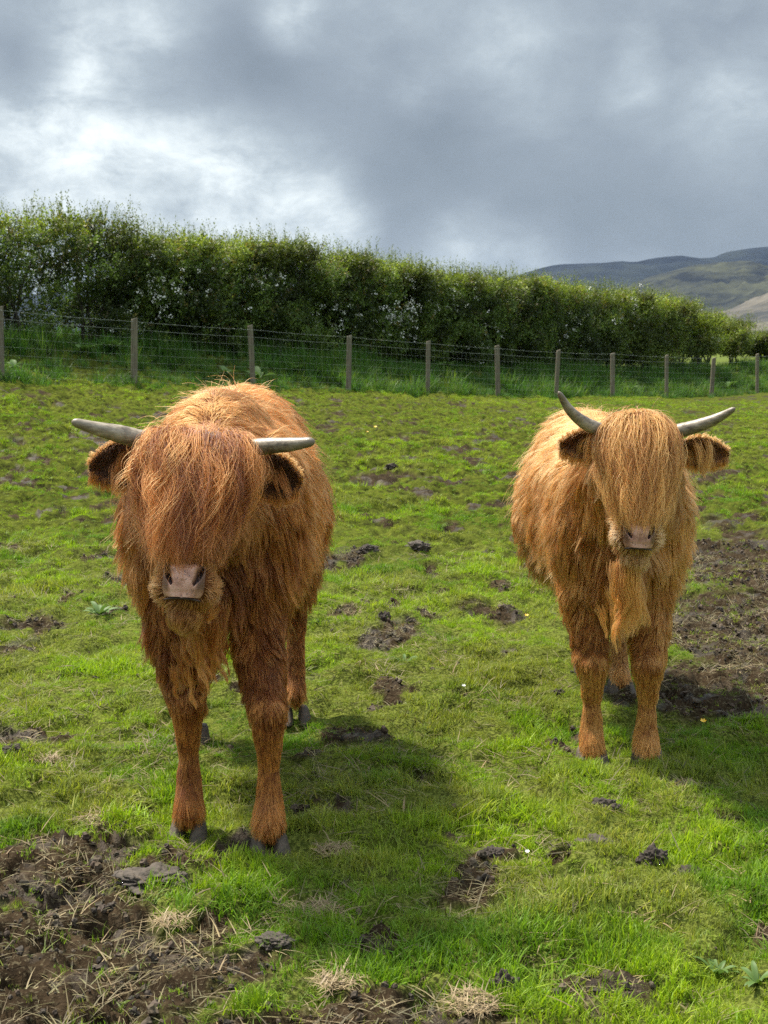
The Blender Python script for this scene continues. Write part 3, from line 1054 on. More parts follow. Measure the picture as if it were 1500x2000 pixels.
def clump(P, size, amount, seed=0, taper=1.5):
    """draw strands towards a leader of their neighbourhood, more so at the tip"""
    from mathutils.kdtree import KDTree
    n, k, _ = P.shape
    m = max(8, int(n / size))
    lead = rng.choice(n, m, replace=False)
    kd = KDTree(m)
    for a, i in enumerate(lead): kd.insert(P[i, 0], a)
    kd.balance()
    idx = np.array([lead[kd.find(p)[1]] for p in P[:, 0].tolist()])
    t = np.linspace(0, 1, k)[None, :, None] ** taper
    a = np.asarray(amount).reshape(-1, 1, 1) if np.ndim(amount) else amount
    G = P[idx] + (P[:, :1] - P[idx, :1]) * .12
    return P + (G - P) * t * a, idx


def surface_sample(me, n, dens):
    me.calc_loop_triangles()
    nv = len(me.vertices)
    V = np.zeros(nv * 3); me.vertices.foreach_get('co', V); V = V.reshape(-1, 3)
    VN = np.zeros(nv * 3); me.vertices.foreach_get('normal', VN); VN = VN.reshape(-1, 3)
    T = np.zeros(len(me.loop_triangles) * 3, np.int32); me.loop_triangles.foreach_get('vertices', T); T = T.reshape(-1, 3)
    A = V[T]
    c = A.mean(1)
    area = np.linalg.norm(np.cross(A[:, 1] - A[:, 0], A[:, 2] - A[:, 0]), axis=1) / 2
    w = area * dens(c)
    k = rng.choice(len(T), n, p=w / w.sum())
    r1, r2 = np.sqrt(rng.random((n, 1))), rng.random((n, 1))
    b = [1 - r1, r1 * (1 - r2), r1 * r2]
    p = sum(b[j] * A[k, j] for j in range(3))
    nn = norm(sum(b[j] * VN[T[k, j]] for j in range(3)))
    return p, nn


def bez(p0, p1, p2, p3, k):
    t = np.linspace(0, 1, k)[None, :, None]
    a, b, c, d = [q[:, None, :] for q in (p0, p1, p2, p3)]
    return a * (1 - t) ** 3 + 3 * b * t * (1 - t) ** 2 + 3 * c * t * t * (1 - t) + d * t ** 3


def cow(cfg):
    O = Vector(cfg['origin'])
    root = empty('highland_cow', O)
    tag(root, cfg['label'], 'cow', 'young highland cattle in the field')
    sd = cfg['seed']
    ginger = hair_mat('coat_hair', *cfg['coat'])
    fringe_m = hair_mat('fringe_hair', *cfg['fringe_col'])
    muzzle_m = hair_mat('muzzle_hair', *cfg['muzzle_col'])
    earhair_m = hair_mat('ear_hair', *cfg['ear_col'])
    skin = skin_mat('hide', cfg['hide'])
    loc = lambda px, py, Y: at(px, py, Y) - O

    # ---- head frame: r to the picture's right, f out of the face, d from the poll to the nose
    poll = loc(*cfg['poll']); nosec = loc(*cfg['nose'])
    dv = nosec - poll
    Lh = dv.length
    dv.normalize()
    rv = Vector((cos(cfg['roll']), sin(cfg['yaw']), -sin(cfg['roll'])))
    rv = (rv - dv * rv.dot(dv)).normalized()
    fv = dv.cross(rv)
    if fv.y > 0: fv = -fv
    hs = Lh / .385
    HM = np.array([rv, fv, dv])
    def hp(r, f, d): return poll + (rv * r + fv * f + dv * d) * hs

    sph = []   # (label, centre, radii, orientation or None)
    def E(lab, c, r, q=None): sph.append((lab, Vector(c), Vector(r), q))
    def cap(lab, pts, n=9):
        for (p0, r0), (p1, r1) in zip(pts, pts[1:]):
            p0, p1 = Vector(p0), Vector(p1)
            for k in range(n):
                t = k / (n - 1)
                r = r0 + (r1 - r0) * t
                E(lab, p0.lerp(p1, t), (r, r, r))
    kz, kx, ky = cfg['kz'], cfg['kx'], cfg['ky']
    tx, ty = cfg['front'], cfg['hind']         # lateral centre of the front end and of the hind end
    def cx(y): return tx + (ty - tx) * y / cfg['len']
    def B(lab, x, y, z, rx, ry, rz):
        y *= ky
        E(lab, (cx(y) + x * kx, y, z * kz), (rx * kx, ry * ky, rz * kz))
    B('trunk', 0, .14, .83, .185, .25, .27)
    B('brisket', 0, -.01, .72, .10, .12, .14)
    B('back', 0, .26, 1.0, .155, .28, .17)
    B('trunk', 0, .62, .84, .27, .46, .29)
    B('back', 0, .92, 1.0, .19, .36, .155)
    B('trunk', 0, 1.12, .90, .23, .27, .25)
    for s in (-1, 1):
        B('shoulder', s * .15, .12, .84, .10, .16, .23)
        B('haunch', s * .16, 1.14, .74, .12, .19, .25)
    nb = hp(0, -.15, .09)
    cap('neck', [((cx(0), .14 * ky, .93 * kz), .19 * kx), (Vector((cx(0), .02, .93 * kz)).lerp(nb, .55), .15), (nb, .115 * hs)], 9)
    # legs
    for j, (fx, fy) in enumerate(cfg['fore']):
        s = -1 if j == 0 else 1
        c0 = cx(.05)
        cap('foreleg', [((c0 + s * .135 * kx, .10, .72 * kz), .092), ((c0 + s * .125 * kx * .5 + fx * .5, .07 + fy * .3, .53 * kz), .070), ((fx, fy + .01, .345 * kz), .052)], 8)
        cap('shank', [((fx, fy + .0, .355 * kz), .052), ((fx, fy + .012, .22), .030), ((fx, fy + .01, .135), .038), ((fx, fy - .014, .070), .041)], 7)
    for j, (fx, fy) in enumerate(cfg['aft']):
        s = -1 if j == 0 else 1
        c0 = cx(cfg['len'])
        cap('hindleg', [((c0 + s * .16 * kx, 1.12 * ky, .72 * kz), .14), ((c0 * .5 + fx * .5 + s * .08, fy - .12, .56 * kz), .10), ((fx, fy + .1, .42 * kz), .055)], 8)
        cap('shank', [((fx, fy + .1, .42 * kz), .05), ((fx, fy + .06, .27), .036), ((fx, fy + .02, .135), .038), ((fx, fy - .01, .088), .039)], 7)
    # head
    Q = Matrix((rv, fv, dv)).transposed()
    def Hd(lab, r, f, d, a, b, c): E(lab, hp(r, f, d), (a * hs, b * hs, c * hs), Q)
    Hd('head', 0, -.075, .045, .095, .10, .09)
    Hd('head', 0, -.05, -.005, .075, .06, .05)
    Hd('head', 0, -.055, .14, .10, .085, .11)
    Hd('jaw', 0, -.12, .19, .075, .085, .13)
    Hd('face', 0, -.055, .26, .074, .060, .12)
    Hd('muzzle', 0, -.052, .362, .082, .056, .052)
    Hd('muzzle', 0, -.055, .33, .068, .06, .06)
    Hd('chin', 0, -.085, .425, .046, .042, .03)
    Hd('jaw', 0, -.12, .33, .045, .05, .09)
    # tail
    tb = Vector((cx(cfg['len']) , 1.36 * ky, 1.0 * kz))
    cap('tail', [(tb, .035), (tb + Vector((0, .08, -.2)), .024), (tb + Vector((0, .07, -.55)), .016)], 14)

    bm = bmesh.new()
    for lab, c, r, q in sph:
        M = Matrix.Translation(c) @ ((q.to_4x4() if q is not None else Matrix.Identity(4)) @ Matrix.Diagonal((*r, 1)))
        bmesh.ops.create_icosphere(bm, subdivisions=3, radius=1, matrix=M)
    raw = bpy.data.meshes.new('raw'); bm.to_mesh(raw); bm.free()
    tmp = bpy.data.objects.new('raw', raw)
    scene.collection.objects.link(tmp)
    rm = tmp.modifiers.new('r', 'REMESH'); rm.mode = 'VOXEL'; rm.voxel_size = .011
    sm = tmp.modifiers.new('s', 'SMOOTH'); sm.factor = .5; sm.iterations = 7
    bpy.context.view_layer.update()
    dg = bpy.context.evaluated_depsgraph_get()
    me = bpy.data.meshes.new_from_object(tmp.evaluated_get(dg))
    me.name = 'body'
    bpy.data.objects.remove(tmp); bpy.data.meshes.remove(raw)
    me.polygons.foreach_set('use_smooth', [True] * len(me.polygons))
    me.materials.clear(); me.materials.append(skin)
    link('body', me, root)

    labs = [s_[0] for s_ in sph]
    C = np.array([s_[1] for s_ in sph]); Rr = np.array([s_[2] for s_ in sph])
    QQ = np.array([np.array(s_[3]) if s_[3] is not None else np.eye(3) for s_ in sph])
    names = sorted(set(labs))
    lab_i = np.array([names.index(l) for l in labs])
    def region(p):
        best = np.full(len(p), 1e9); who = np.zeros(len(p), int)
        for k in range(len(sph)):
            q = (p - C[k]) @ QQ[k]
            a = q / Rr[k]
            ra = np.linalg.norm(a, axis=1)
            dd = (ra - 1) * Rr[k].min()
            m_ = dd < best
            best[m_] = dd[m_]; who[m_] = lab_i[k]
        return who
    def is_(who, *ls): return np.isin(who, [names.index(l) for l in ls if l in names])
    def hcoord(p): return ((p - np.array(poll)) @ HM.T) / hs

    def nose_pad(h):
        return (h[:, 2] > .334) & (h[:, 2] < .415) & (np.abs(h[:, 0]) < .049) & (h[:, 1] > -.025)

    # ---- coat
    def dens(c):
        w = region(c)
        dn = np.ones(len(c))
        dn[is_(w, 'shank')] = 3.0
        dn[is_(w, 'foreleg', 'hindleg')] = 1.5
        dn[is_(w, 'face', 'muzzle', 'chin', 'jaw')] = 2.6
        dn[is_(w, 'head')] = 1.3
        h = hcoord(c)
        dn[nose_pad(h)] = 0
        dn[c[:, 1] > .9] *= .6
        return dn
    n = cfg['hairs']
    p, nn = surface_sample(me, n, dens)
    w = region(p)
    h = hcoord(p)
    up = np.array([0, 0, 1.])
    X = p[:, 0] - (tx + (ty - tx) * p[:, 1] / cfg['len'])
    flow = np.tile(np.array([0, .45, -1.]), (n, 1))
    # parted along the spine
    back = is_(w, 'back') | (is_(w, 'trunk', 'haunch', 'shoulder', 'neck') & (nn[:, 2] > .45))
    flow[back] = np.stack([np.tanh((X[back] + .03 * (vn3(p[back] * 6, sd + 31) - .5)) / .035) * (.35 + 3 * np.abs(X[back])) + rng.normal(0, .25, back.sum()), np.full(back.sum(), .9), np.full(back.sum(), -.5)], 1)
    L = np.full(n, .085)
    L[is_(w, 'trunk', 'haunch')] = .10
    L[is_(w, 'shoulder')] = .085
    low = is_(w, 'trunk', 'brisket') & (nn[:, 2] < -.2)
    L[is_(w, 'back')] = .07
    L[is_(w, 'brisket')] = .08
    L[is_(w, 'neck')] = .10
    L[low] = .10
    fl = is_(w, 'foreleg')
    L[fl] = .028 + .036 * sstep(.38, .60, p[fl, 2])
    L[is_(w, 'hindleg')] = .07
    L[is_(w, 'shank')] = .024
    feather = is_(w, 'shank') & (p[:, 2] < .15)
    L[feather] = .044
    L[is_(w, 'head')] = .06
    L[is_(w, 'jaw')] = .05
    L[is_(w, 'face')] = .036
    L[is_(w, 'muzzle')] = .024
    L[is_(w, 'chin')] = .028
    L[is_(w, 'tail')] = .05
    # the long fringe of the belly line
    lift = np.full(n, .42)
    lift[is_(w, 'shank')] = .10
    lift[is_(w, 'shank') & (p[:, 2] < .12)] = .16
    lift[is_(w, 'muzzle', 'face')] = .35
    lift[back] = .36
    # head hair lies away from the nose
    hd = is_(w, 'muzzle', 'face', 'chin')
    away = p[hd] - np.array(nosec)
    flow[hd] = norm(away) * .55 + .35 * (-np.array(dv)) * is_(w[hd], 'muzzle', 'face')[:, None] + np.array([0, .1, -.55])
    flow[is_(w, 'chin')] = np.array([0, .1, -1.])
    flow[is_(w, 'shank')] = np.array([0, .12, -1.])
    tang = flow - (flow * nn).sum(1, keepdims=True) * nn
    d0 = norm(norm(tang) * (1 - lift)[:, None] + nn * lift[:, None] + vec_noise(p * 18, sd) * np.where(is_(w, 'shank'), .07, .22)[:, None])
    stray = (rng.random(n) < .035) & (L > .05)
    d0[stray] = norm(d0[stray] + nn[stray] * .5 + rng.normal(0, .3, (stray.sum(), 3)))
    L = L * np.where(stray, 1.25, 1.) * rng.uniform(.45, 1.25, n) * (.75 + .5 * vn3(p * 9, sd + 5)) * cfg.get('hl', 1)
    grav = np.where(is_(w, 'muzzle', 'face', 'shank'), .12, .75)
    P = grow(p, d0, nn, L, 8, grav, sd, wave=np.where(is_(w, 'shank'), .06, .30)[:, None], wfreq=24, curl=.06)
    sh = is_(w, 'muzzle', 'face', 'chin', 'shank')
    P2, idx = clump(P, 13, np.where(stray, .05, np.where(is_(w, 'shank'), .5, np.where(sh, .22, .60))), taper=1.2)
    P3, idx3 = clump(P2, 110, np.where(sh, .05, np.where(stray, .05, .26)), taper=1.6)
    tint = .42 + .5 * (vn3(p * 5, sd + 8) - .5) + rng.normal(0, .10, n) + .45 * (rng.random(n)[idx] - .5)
    tint += np.where(back, .22, 0) - np.where(is_(w, 'brisket'), .28, 0) - np.where(is_(w, 'neck', 'jaw'), .22, 0) - .18 * sstep(.78, .5, p[:, 2]) * (p[:, 2] > .4)  # paints shading into the coat: back lighter; neck, brisket, lower body darker
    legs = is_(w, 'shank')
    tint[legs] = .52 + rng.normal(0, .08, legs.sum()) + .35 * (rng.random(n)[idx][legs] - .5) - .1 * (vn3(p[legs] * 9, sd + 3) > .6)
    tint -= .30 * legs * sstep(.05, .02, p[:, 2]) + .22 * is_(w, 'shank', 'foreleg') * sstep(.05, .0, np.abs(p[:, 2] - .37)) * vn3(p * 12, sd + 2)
    tint = np.clip(tint, 0.02, 1)
    face = is_(w, 'muzzle', 'chin')
    rad = np.where(sh, .0005, .00064) * rng.uniform(.7, 1.25, n)
    a = ~face
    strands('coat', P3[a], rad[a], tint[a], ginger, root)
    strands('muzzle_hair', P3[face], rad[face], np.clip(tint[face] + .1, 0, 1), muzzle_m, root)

    # ---- fringe over the eyes
    def head_to(q): return np.array(poll)[None] + ((q * hs) @ HM)
    def fringe(n_lock, per, fn, mat, name, amp, freq, clumpr, rad_, k=20, shade=0.):
        r0, f0, d0_, r1, f1, d1, r2, f2, d2, r3, f3, d3 = fn(n_lock)
        S = lambda *v: np.repeat(np.stack(v, 1), per, 0)
        m = n_lock * per
        jit = rng.normal(0, 1, (m, 3))
        c0 = S(r0, f0, d0_) + jit * np.array([.012, .006, .010])
        c1 = S(r1, f1, d1) + jit * np.array([.014, .010, .012]) * 1.
        c2 = S(r2, f2, d2) + jit * np.array([clumpr, clumpr * .8, .012])
        c3 = S(r3, f3, d3) + rng.normal(0, 1, (m, 3)) * np.array([clumpr * .5, clumpr * .4, .022])
        P = bez(head_to(c0), head_to(c1), head_to(c2), head_to(c3), k)
        t = np.linspace(0, 1, k)[None, :]
        ph = np.repeat(rng.uniform(0, 6.28, (n_lock, 2)), per, 0) + rng.normal(0, .35, (m, 2))
        fq = np.repeat(rng.uniform(.7, 1.3, n_lock) * freq, per)[:, None] * rng.uniform(.93, 1.07, (m, 1))
        am = np.repeat(rng.uniform(.3, 1.4, n_lock) * amp, per)[:, None]
        env = np.clip(t * 1.5, 0, 1) ** 1.2
        P += (np.sin(t * fq * 6.28 + ph[:, :1]) * am * env)[..., None] * np.array(rv)
        P += (np.cos(t * fq * 5.1 + ph[:, 1:]) * am * .6 * env)[..., None] * np.array(fv)
        # loose fly-away strands
        fly = rng.random(m) < .05
        P[fly] += (rng.normal(0, .012, (fly.sum(), 1)) * t ** 1.2)[..., None] * np.array(rv) + (np.abs(rng.normal(0, .012, (fly.sum(), 1))) * t)[..., None] * np.array(fv)
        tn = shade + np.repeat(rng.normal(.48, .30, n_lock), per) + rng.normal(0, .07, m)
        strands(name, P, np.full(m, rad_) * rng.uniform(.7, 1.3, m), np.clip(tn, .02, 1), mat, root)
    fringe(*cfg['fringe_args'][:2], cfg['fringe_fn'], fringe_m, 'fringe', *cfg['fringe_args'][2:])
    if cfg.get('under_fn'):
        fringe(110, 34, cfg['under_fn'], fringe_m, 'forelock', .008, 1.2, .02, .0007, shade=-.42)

    # ---- nose pad with nostrils
    nu, nv = 61, 45
    V, inner, wings, Fc = [], [], [], []
    for j in range(nv):
        v = j / (nv - 1)
        for i in range(nu):
            u = 2 * i / (nu - 1) - 1
            wd = .053 * (1 - .16 * max(0, (v - .72) / .28) ** 2 - .14 * max(0, (.22 - v) / .22) ** 2)
            r = u * wd
            d = .322 + v * (.090 - .010 * abs(u) ** 3) + .006 * (abs(u) ** 2) * (1 - v) * -1
            f = .022 + .010 * sin(pi * min(v * 1.15, 1)) - .016 * abs(u) ** 3.2 - .03 * max(0, v - .8) ** 1.2 - .045 * max(0, .25 - v) ** 1.3
            # comma shaped openings slanting inwards and down
            e = 0
            for q in np.linspace(0, 1, 7):
                qu, qv = .84 - .30 * q ** 1.3, .20 + .42 * q
                rr = .09 + .07 * sin(pi * min(1, q * 1.1))
                e = max(e, math.exp(-(((abs(u) - qu) * 1.) ** 2 + ((v - qv) * .95) ** 2) / rr ** 2 * 1.3))
            e = sstep(.25, .85, np.array(e))
            f -= .020 * e
            wing = max(float(sstep(.58, .76, np.array(abs(u))) * float(sstep(.92, .72, np.array(v)))), float(sstep(.15, .0, np.array(v))))
            # raised rim above and round the opening
            f += .006 * math.exp(-((abs(u) - .52) / .15) ** 2 - ((v - .18) / .16) ** 2)
            f -= .003 * math.exp(-(u / .08) ** 2) * (v > .55)
            V.append(tuple(hp(r * .95, float(f) - .013 * u * u - .001, d))); inner.append(float(e)); wings.append(wing)
    for j in range(nv - 1):
        for i in range(nu - 1):
            a_ = j * nu + i
            Fc.append((a_, a_ + nu, a_ + nu + 1, a_ + 1))
    o = mesh_obj('nose', V, Fc, NOSE, root)
    at_ = o.data.attributes.new('inner', 'FLOAT', 'POINT'); at_.data.foreach_set('value', inner)
    at_ = o.data.attributes.new('wing', 'FLOAT', 'POINT'); at_.data.foreach_set('value', wings)
    # mouth line: dark strip standing for the shaded crease between the lips
    bm = bmesh.new()
    pts = [hp(r, .0065 - .030 * (abs(r) / .05) ** 2, .411 - .003 * (abs(r) / .05) ** 2) for r in np.linspace(-.043, .043, 13)]
    tube(bm, pts, [.0022 + .0016 * (1 - abs(k - 6) / 6) for k in range(13)], 8)
    bm_obj('mouth', bm, CREASE_SHADE, root)
    # eyes, under the fringe
    for s in (-1, 1):
        bm = bmesh.new()
        bmesh.ops.create_uvsphere(bm, u_segments=20, v_segments=12, radius=.019)
        o = bm_obj('eye', bm, EYE, root)
        o.location = hp(s * .083, -.012, .15)

    # ---- horns
    for pts, rads in cfg['horns']:
        cp = [loc(*q) for q in pts]
        K = 30
        ctr, rr = [], []
        for k in range(K):
            t = k / (K - 1)
            # Catmull-Rom through the given points
            s_ = t * (len(cp) - 1); i0 = min(int(s_), len(cp) - 2); u = s_ - i0
            g = lambda q: cp[max(0, min(len(cp) - 1, q))]
            a0, a1, a2, a3 = g(i0 - 1), g(i0), g(i0 + 1), g(i0 + 2)
            ctr.append(.5 * ((2 * a1) + (a2 - a0) * u + (2 * a0 - 5 * a1 + 4 * a2 - a3) * u * u + (3 * a1 - a0 - 3 * a2 + a3) * u ** 3))
            rr.append(np.interp(t, np.linspace(0, 1, len(rads)), rads) * (1 + .03 * sin(k * 2.6 + sin(k)) * (1 - t) ** 1.5))
        rr[-3] *= .93; rr[-2] *= .74; rr[-1] *= .35
        bm = bmesh.new()
        rings = tube(bm, ctr, rr, 20)
        o = bm_obj('horn', bm, HORN, root)
        al = np.repeat(np.linspace(0, 1, K), 20)
        at_ = o.data.attributes.new('along', 'FLOAT', 'POINT'); at_.data.foreach_set('value', al)

    # ---- ears
    for ear in cfg['ears']:
        b, tip = loc(*ear['base']), loc(*ear['tip'])
        t = tip - b; Le = t.length; t.normalize()
        nrm = Vector(ear['n']); nrm = (nrm - t * nrm.dot(t)).normalized()
        side = t.cross(nrm)
        if side.z > 0: side = -side          # v = +1 is the lower edge
        w_ = ear['w']
        nu_, nv_ = 22, 17
        front, backv = [], []
        for i in range(nu_):
            u = i / (nu_ - 1)
            ww = w_ * (sin(pi * min(1, .20 + .78 * u ** .95)) ** .75) * (1 if u < 1 else .2)
            for j in range(nv_):
                v = 2 * j / (nv_ - 1) - 1
                c = b + t * (Le * u) + side * (ww * (v + .12 * u)) - nrm * (.028 * (1 - v * v) * (1 - .5 * u)) + Vector((0, 0, -.012 * u * u))
                front.append(c + nrm * .003)
                backv.append(c - nrm * .004)
        V = front + backv
        m_ = len(front)
        Fc = []
        for i in range(nu_ - 1):
            for j in range(nv_ - 1):
                a_ = i * nv_ + j
                q = (a_, a_ + 1, a_ + nv_ + 1, a_ + nv_)
                Fc.append(q); Fc.append(tuple(m_ + z for z in q[::-1]))
        ring = [i * nv_ for i in range(nu_)] + [(nu_ - 1) * nv_ + j for j in range(1, nv_)] + [i * nv_ + nv_ - 1 for i in range(nu_ - 2, -1, -1)] + [j for j in range(nv_ - 2, 0, -1)]
        for a_, b_ in zip(ring, ring[1:] + ring[:1]):
            Fc.append((a_, m_ + a_, m_ + b_, b_))
        eo = mesh_obj('ear', [tuple(v) for v in V], Fc, EARSKIN, root)
        # fur: on the back, along the rim, and long wisps from inside
        fr = np.array([tuple(v) for v in front]).reshape(nu_, nv_, 3)
        def pick(u, v):
            iu = np.clip((u * (nu_ - 1)).astype(int), 0, nu_ - 1); iv = np.clip(((v + 1) / 2 * (nv_ - 1)).astype(int), 0, nv_ - 1)
            return fr[iu, iv] + rng.normal(0, .003, (len(u), 3))
        T_, N_, S_ = np.array(t), np.array(nrm), np.array(side)
        m = 2600
        u, v = rng.uniform(.0, 1, m), rng.uniform(-1, 1, m)
        q = pick(u, v) - N_ * .006
        d0 = T_ * .8 + S_ * v[:, None] * .3 - N_ * .7 + rng.normal(0, .15, (m, 3))
        P_ = grow(q, d0, np.tile(-N_, (m, 1)), rng.uniform(.012, .03, m), 6, .4, sd + 40)
        strands('ear_fur', P_, .0007, np.clip(rng.normal(.5, .15, m), 0, 1), ginger, eo)
        m = 1500
        v = np.where(rng.random(m) < .68, rng.uniform(.80, 1, m), -rng.uniform(.92, 1, m)); u = rng.uniform(.05, 1, m)
        tipm = rng.random(m) < .3
        u[tipm] = rng.uniform(.93, 1, tipm.sum()); v[tipm] = rng.uniform(-1, 1, tipm.sum())
        q = pick(u, v)
        d0 = T_ * .35 + S_ * v[:, None] * .9 + N_ * .1 + rng.normal(0, .2, (m, 3))
        P_ = grow(q, d0, np.tile(N_, (m, 1)), rng.uniform(.015, .04, m) * np.where(v > .5, 1.05, .45), 7, np.where(v > .5, .8, .3), sd + 41, conform=0)
        P_, _i = clump(P_, 14, .6)
        strands('ear_rim_hair', P_, .0006, np.clip(rng.normal(.55, .2, m), 0, 1), ginger, eo)
        m = 2200
        u, v = rng.uniform(.05, .97, m), rng.uniform(-.95, .95, m)
        q = pick(u, v)
        d0 = T_ * .6 + N_ * .35 + S_ * .2 + rng.normal(0, .2, (m, 3))
        P_ = grow(q, d0, np.tile(N_, (m, 1)), rng.uniform(.008, .02, m), 5, .3, sd + 42)
        strands('ear_lining', P_, .0007, np.clip(rng.normal(.35, .2, m), 0, 1), earhair_m, eo)
        nl = ear.get('wisps', 8)
        m = nl * 26
        u, v = np.repeat(rng.uniform(.0, .55, nl), 26) + rng.normal(0, .03, m), np.repeat(rng.uniform(-.8, .1, nl), 26) + rng.normal(0, .08, m)
        q = pick(np.clip(u, 0, 1), np.clip(v, -1, 1))
        d0 = T_ * np.repeat(rng.uniform(.1, .9, nl), 26)[:, None] + N_ * .7 + S_ * .3 + rng.normal(0, .1, (m, 3))
        P_ = grow(q, d0, np.tile(N_, (m, 1)), rng.uniform(.05, .11, m), 9, 1.3, sd + 43, wave=.2, conform=0)
        P_, _i = clump(P_, 22, .75)
        strands('ear_wisp', P_, .0006, np.clip(rng.normal(.6, .15, m), 0, 1), fringe_m, eo)

    # ---- hanging locks (beard, dewlap, elbow and belly)
    for kk, (nm, (px, py, Y), sp, n_, Lm, wv) in enumerate(cfg['locks']):   # name, root, spread, locks, length, waviness
        c = np.array(loc(px, py, Y))
        per = 34
        m = n_ * per
        base = np.repeat(rng.normal(0, 1, (n_, 3)) * np.array(sp), per, 0) + rng.normal(0, .008, (m, 3)) + c
        d0 = np.repeat(rng.normal(0, .13, (n_, 3)), per, 0) + np.array([0, -.25, -1.]) + rng.normal(0, .08, (m, 3))
        Ls = np.repeat(rng.uniform(.6, 1.15, n_) * Lm, per) * rng.uniform(.75, 1.05, m)
        P_ = grow(base, d0, np.tile([0, -1., 0], (m, 1)), Ls, 12, .9, sd + 60 + kk, wave=wv, wfreq=22, conform=0)
        t = np.linspace(0, 1, 12)[None, :]
        ph = np.repeat(rng.uniform(0, 6.28, n_), per)[:, None]
        P_ += (np.sin(t * 6.28 * 1.9 + ph) * wv * .028 * t)[..., None] * np.array([1, 0, 0])
        P_[:, :, :2] += (P_[:, :, :2].mean(0, keepdims=True) - P_[:, :, :2]) * (.25 * t)[..., None]
        # gather each lock towards its middle
        G = P_.reshape(n_, per, 12, 3); mid = G.mean(1, keepdims=True)
        off = G - mid
        G = mid + off * (1 - .75 * (t ** 1.2)[0][None, None, :, None])
        P_ = G.reshape(m, 12, 3)
        strands(nm, P_, .0007, np.clip(np.repeat(rng.normal(cfg['lock_tint'], .15, n_), per) + rng.normal(0, .12, m), 0, 1), ginger, root)

    # ---- hooves, two claws each
    for (fx, fy) in list(cfg['fore']) + list(cfg['aft']):
        zg = gz(O.x + fx, O.y + fy) - O.z
        bm = bmesh.new()
        for s in (-1, 1):
            rings = []
            for k, (zz, a_, b_, oy) in enumerate(((0.0, .030, .052, -.022), (.006, .032, .055, -.02), (.022, .029, .048, -.012), (.042, .026, .040, -.004), (.062, .023, .032, .004), (.08, .018, .026, .01))):
                ring = []
                for q in range(14):
                    th = 2 * pi * q / 14
                    xx = cos(th) * a_; yy = sin(th) * b_
                    if yy < 0: xx *= 1 - .35 * (yy / -b_) ** 2
                    if s * xx < 0: xx *= .62
                    ring.append(bm.verts.new((s * .0245 + xx + s * .003 * (1 - k / 5), yy + oy - .012, zz)))
                rings.append(ring)
            for r0, r1 in zip(rings, rings[1:]):
                for q in range(14):
                    bm.faces.new((r0[q], r0[(q + 1) % 14], r1[(q + 1) % 14], r1[q]))
            bm.faces.new(rings[0][::-1]); bm.faces.new(rings[-1])
        o = bm_obj('hoof', bm, HOOF, root)
        o.location = (fx, fy, max(zg, -.03) - .006)
        o.scale = (1.03, 1.0, .70)
        o.rotation_euler = (0, 0, .12 * (1 if fx > 0 else -1))
    return root


def uni(a, b, n): return rng.uniform(a, b, n)


def fringe_a(n):
    """wild heavy fringe fanning over the whole face"""
    x = rng.uniform(-1, 1, n)
    x = np.sign(x) * np.abs(x) ** .8
    back = rng.random(n)
    r0 = x * .085; f0 = -.045 - .05 * back; d0 = -.035 + .01 * back
    r1 = x * .14 + rng.normal(0, .026, n); f1 = .035 + uni(0, .05, n); d1 = uni(-.065, .01, n)
    r2 = x * .162 + rng.normal(0, .030, n); f2 = .06 + uni(-.01, .035, n) - .10 * np.abs(x) ** 2; d2 = uni(.10, .18, n)
    end = .335 - .11 * np.abs(x + .1) ** 2.0 - .12 * rng.random(n) ** 2.0
    r3 = x * .085 - .004 + rng.normal(0, .028, n); f3 = .032 - .05 * np.abs(x) ** 2 + uni(-.01, .015, n); d3 = end
    return r0, f0, d0, r1, f1, d1, r2, f2, d2, r3, f3, d3


def under_a(n):
    x = rng.uniform(-1, 1, n)
    return (x * .08, np.full(n, -.06), np.full(n, -.03), x * .13, np.full(n, .01), uni(-.02, .03, n), x * .14, .035 - .05 * x ** 2, uni(.1, .16, n),
            x * .085, .015 - .04 * x ** 2, uni(.2, .30, n))


def fringe_b(n):
    """neat straight curtain parted at the crown"""
    x = rng.uniform(-1, 1, n)
    back = rng.random(n)
    r0 = x * .035 + np.sign(x) * .004; f0 = -.04 - .05 * back; d0 = -.035 + .0 * back
    r1 = x * .15 + np.sign(x) * .01; f1 = .02 + uni(0, .02, n) - .03 * np.abs(x); d1 = -.035 + .045 * x ** 2
    r2 = x * .152 + rng.normal(0, .010, n); f2 = .045 + uni(-.005, .02, n) - .09 * np.abs(x) ** 2.2; d2 = uni(.14, .20, n)
    end = .335 - .035 * np.abs(x) ** 2 - .10 * rng.random(n) ** 2.5
    r3 = x * .076 + rng.normal(0, .012, n); f3 = .030 - .05 * np.abs(x) ** 2 + uni(-.008, .01, n); d3 = end
    return r0, f0, d0, r1, f1, d1, r2, f2, d2, r3, f3, d3


def under_b(n):
    x = rng.uniform(-1, 1, n)
    return (x * .06, np.full(n, -.06), np.full(n, -.03), x * .13, np.full(n, .0), uni(-.02, .03, n), x * .13, .025 - .05 * x ** 2, uni(.1, .16, n),
            x * .085, .012 - .04 * x ** 2, uni(.22, .31, n))


def feet(pxs, O):
    out = []
    for px, py in pxs:
        g = _ground_hit(px, py)
        out.append((g.x - O.x, g.y - O.y))
    return out


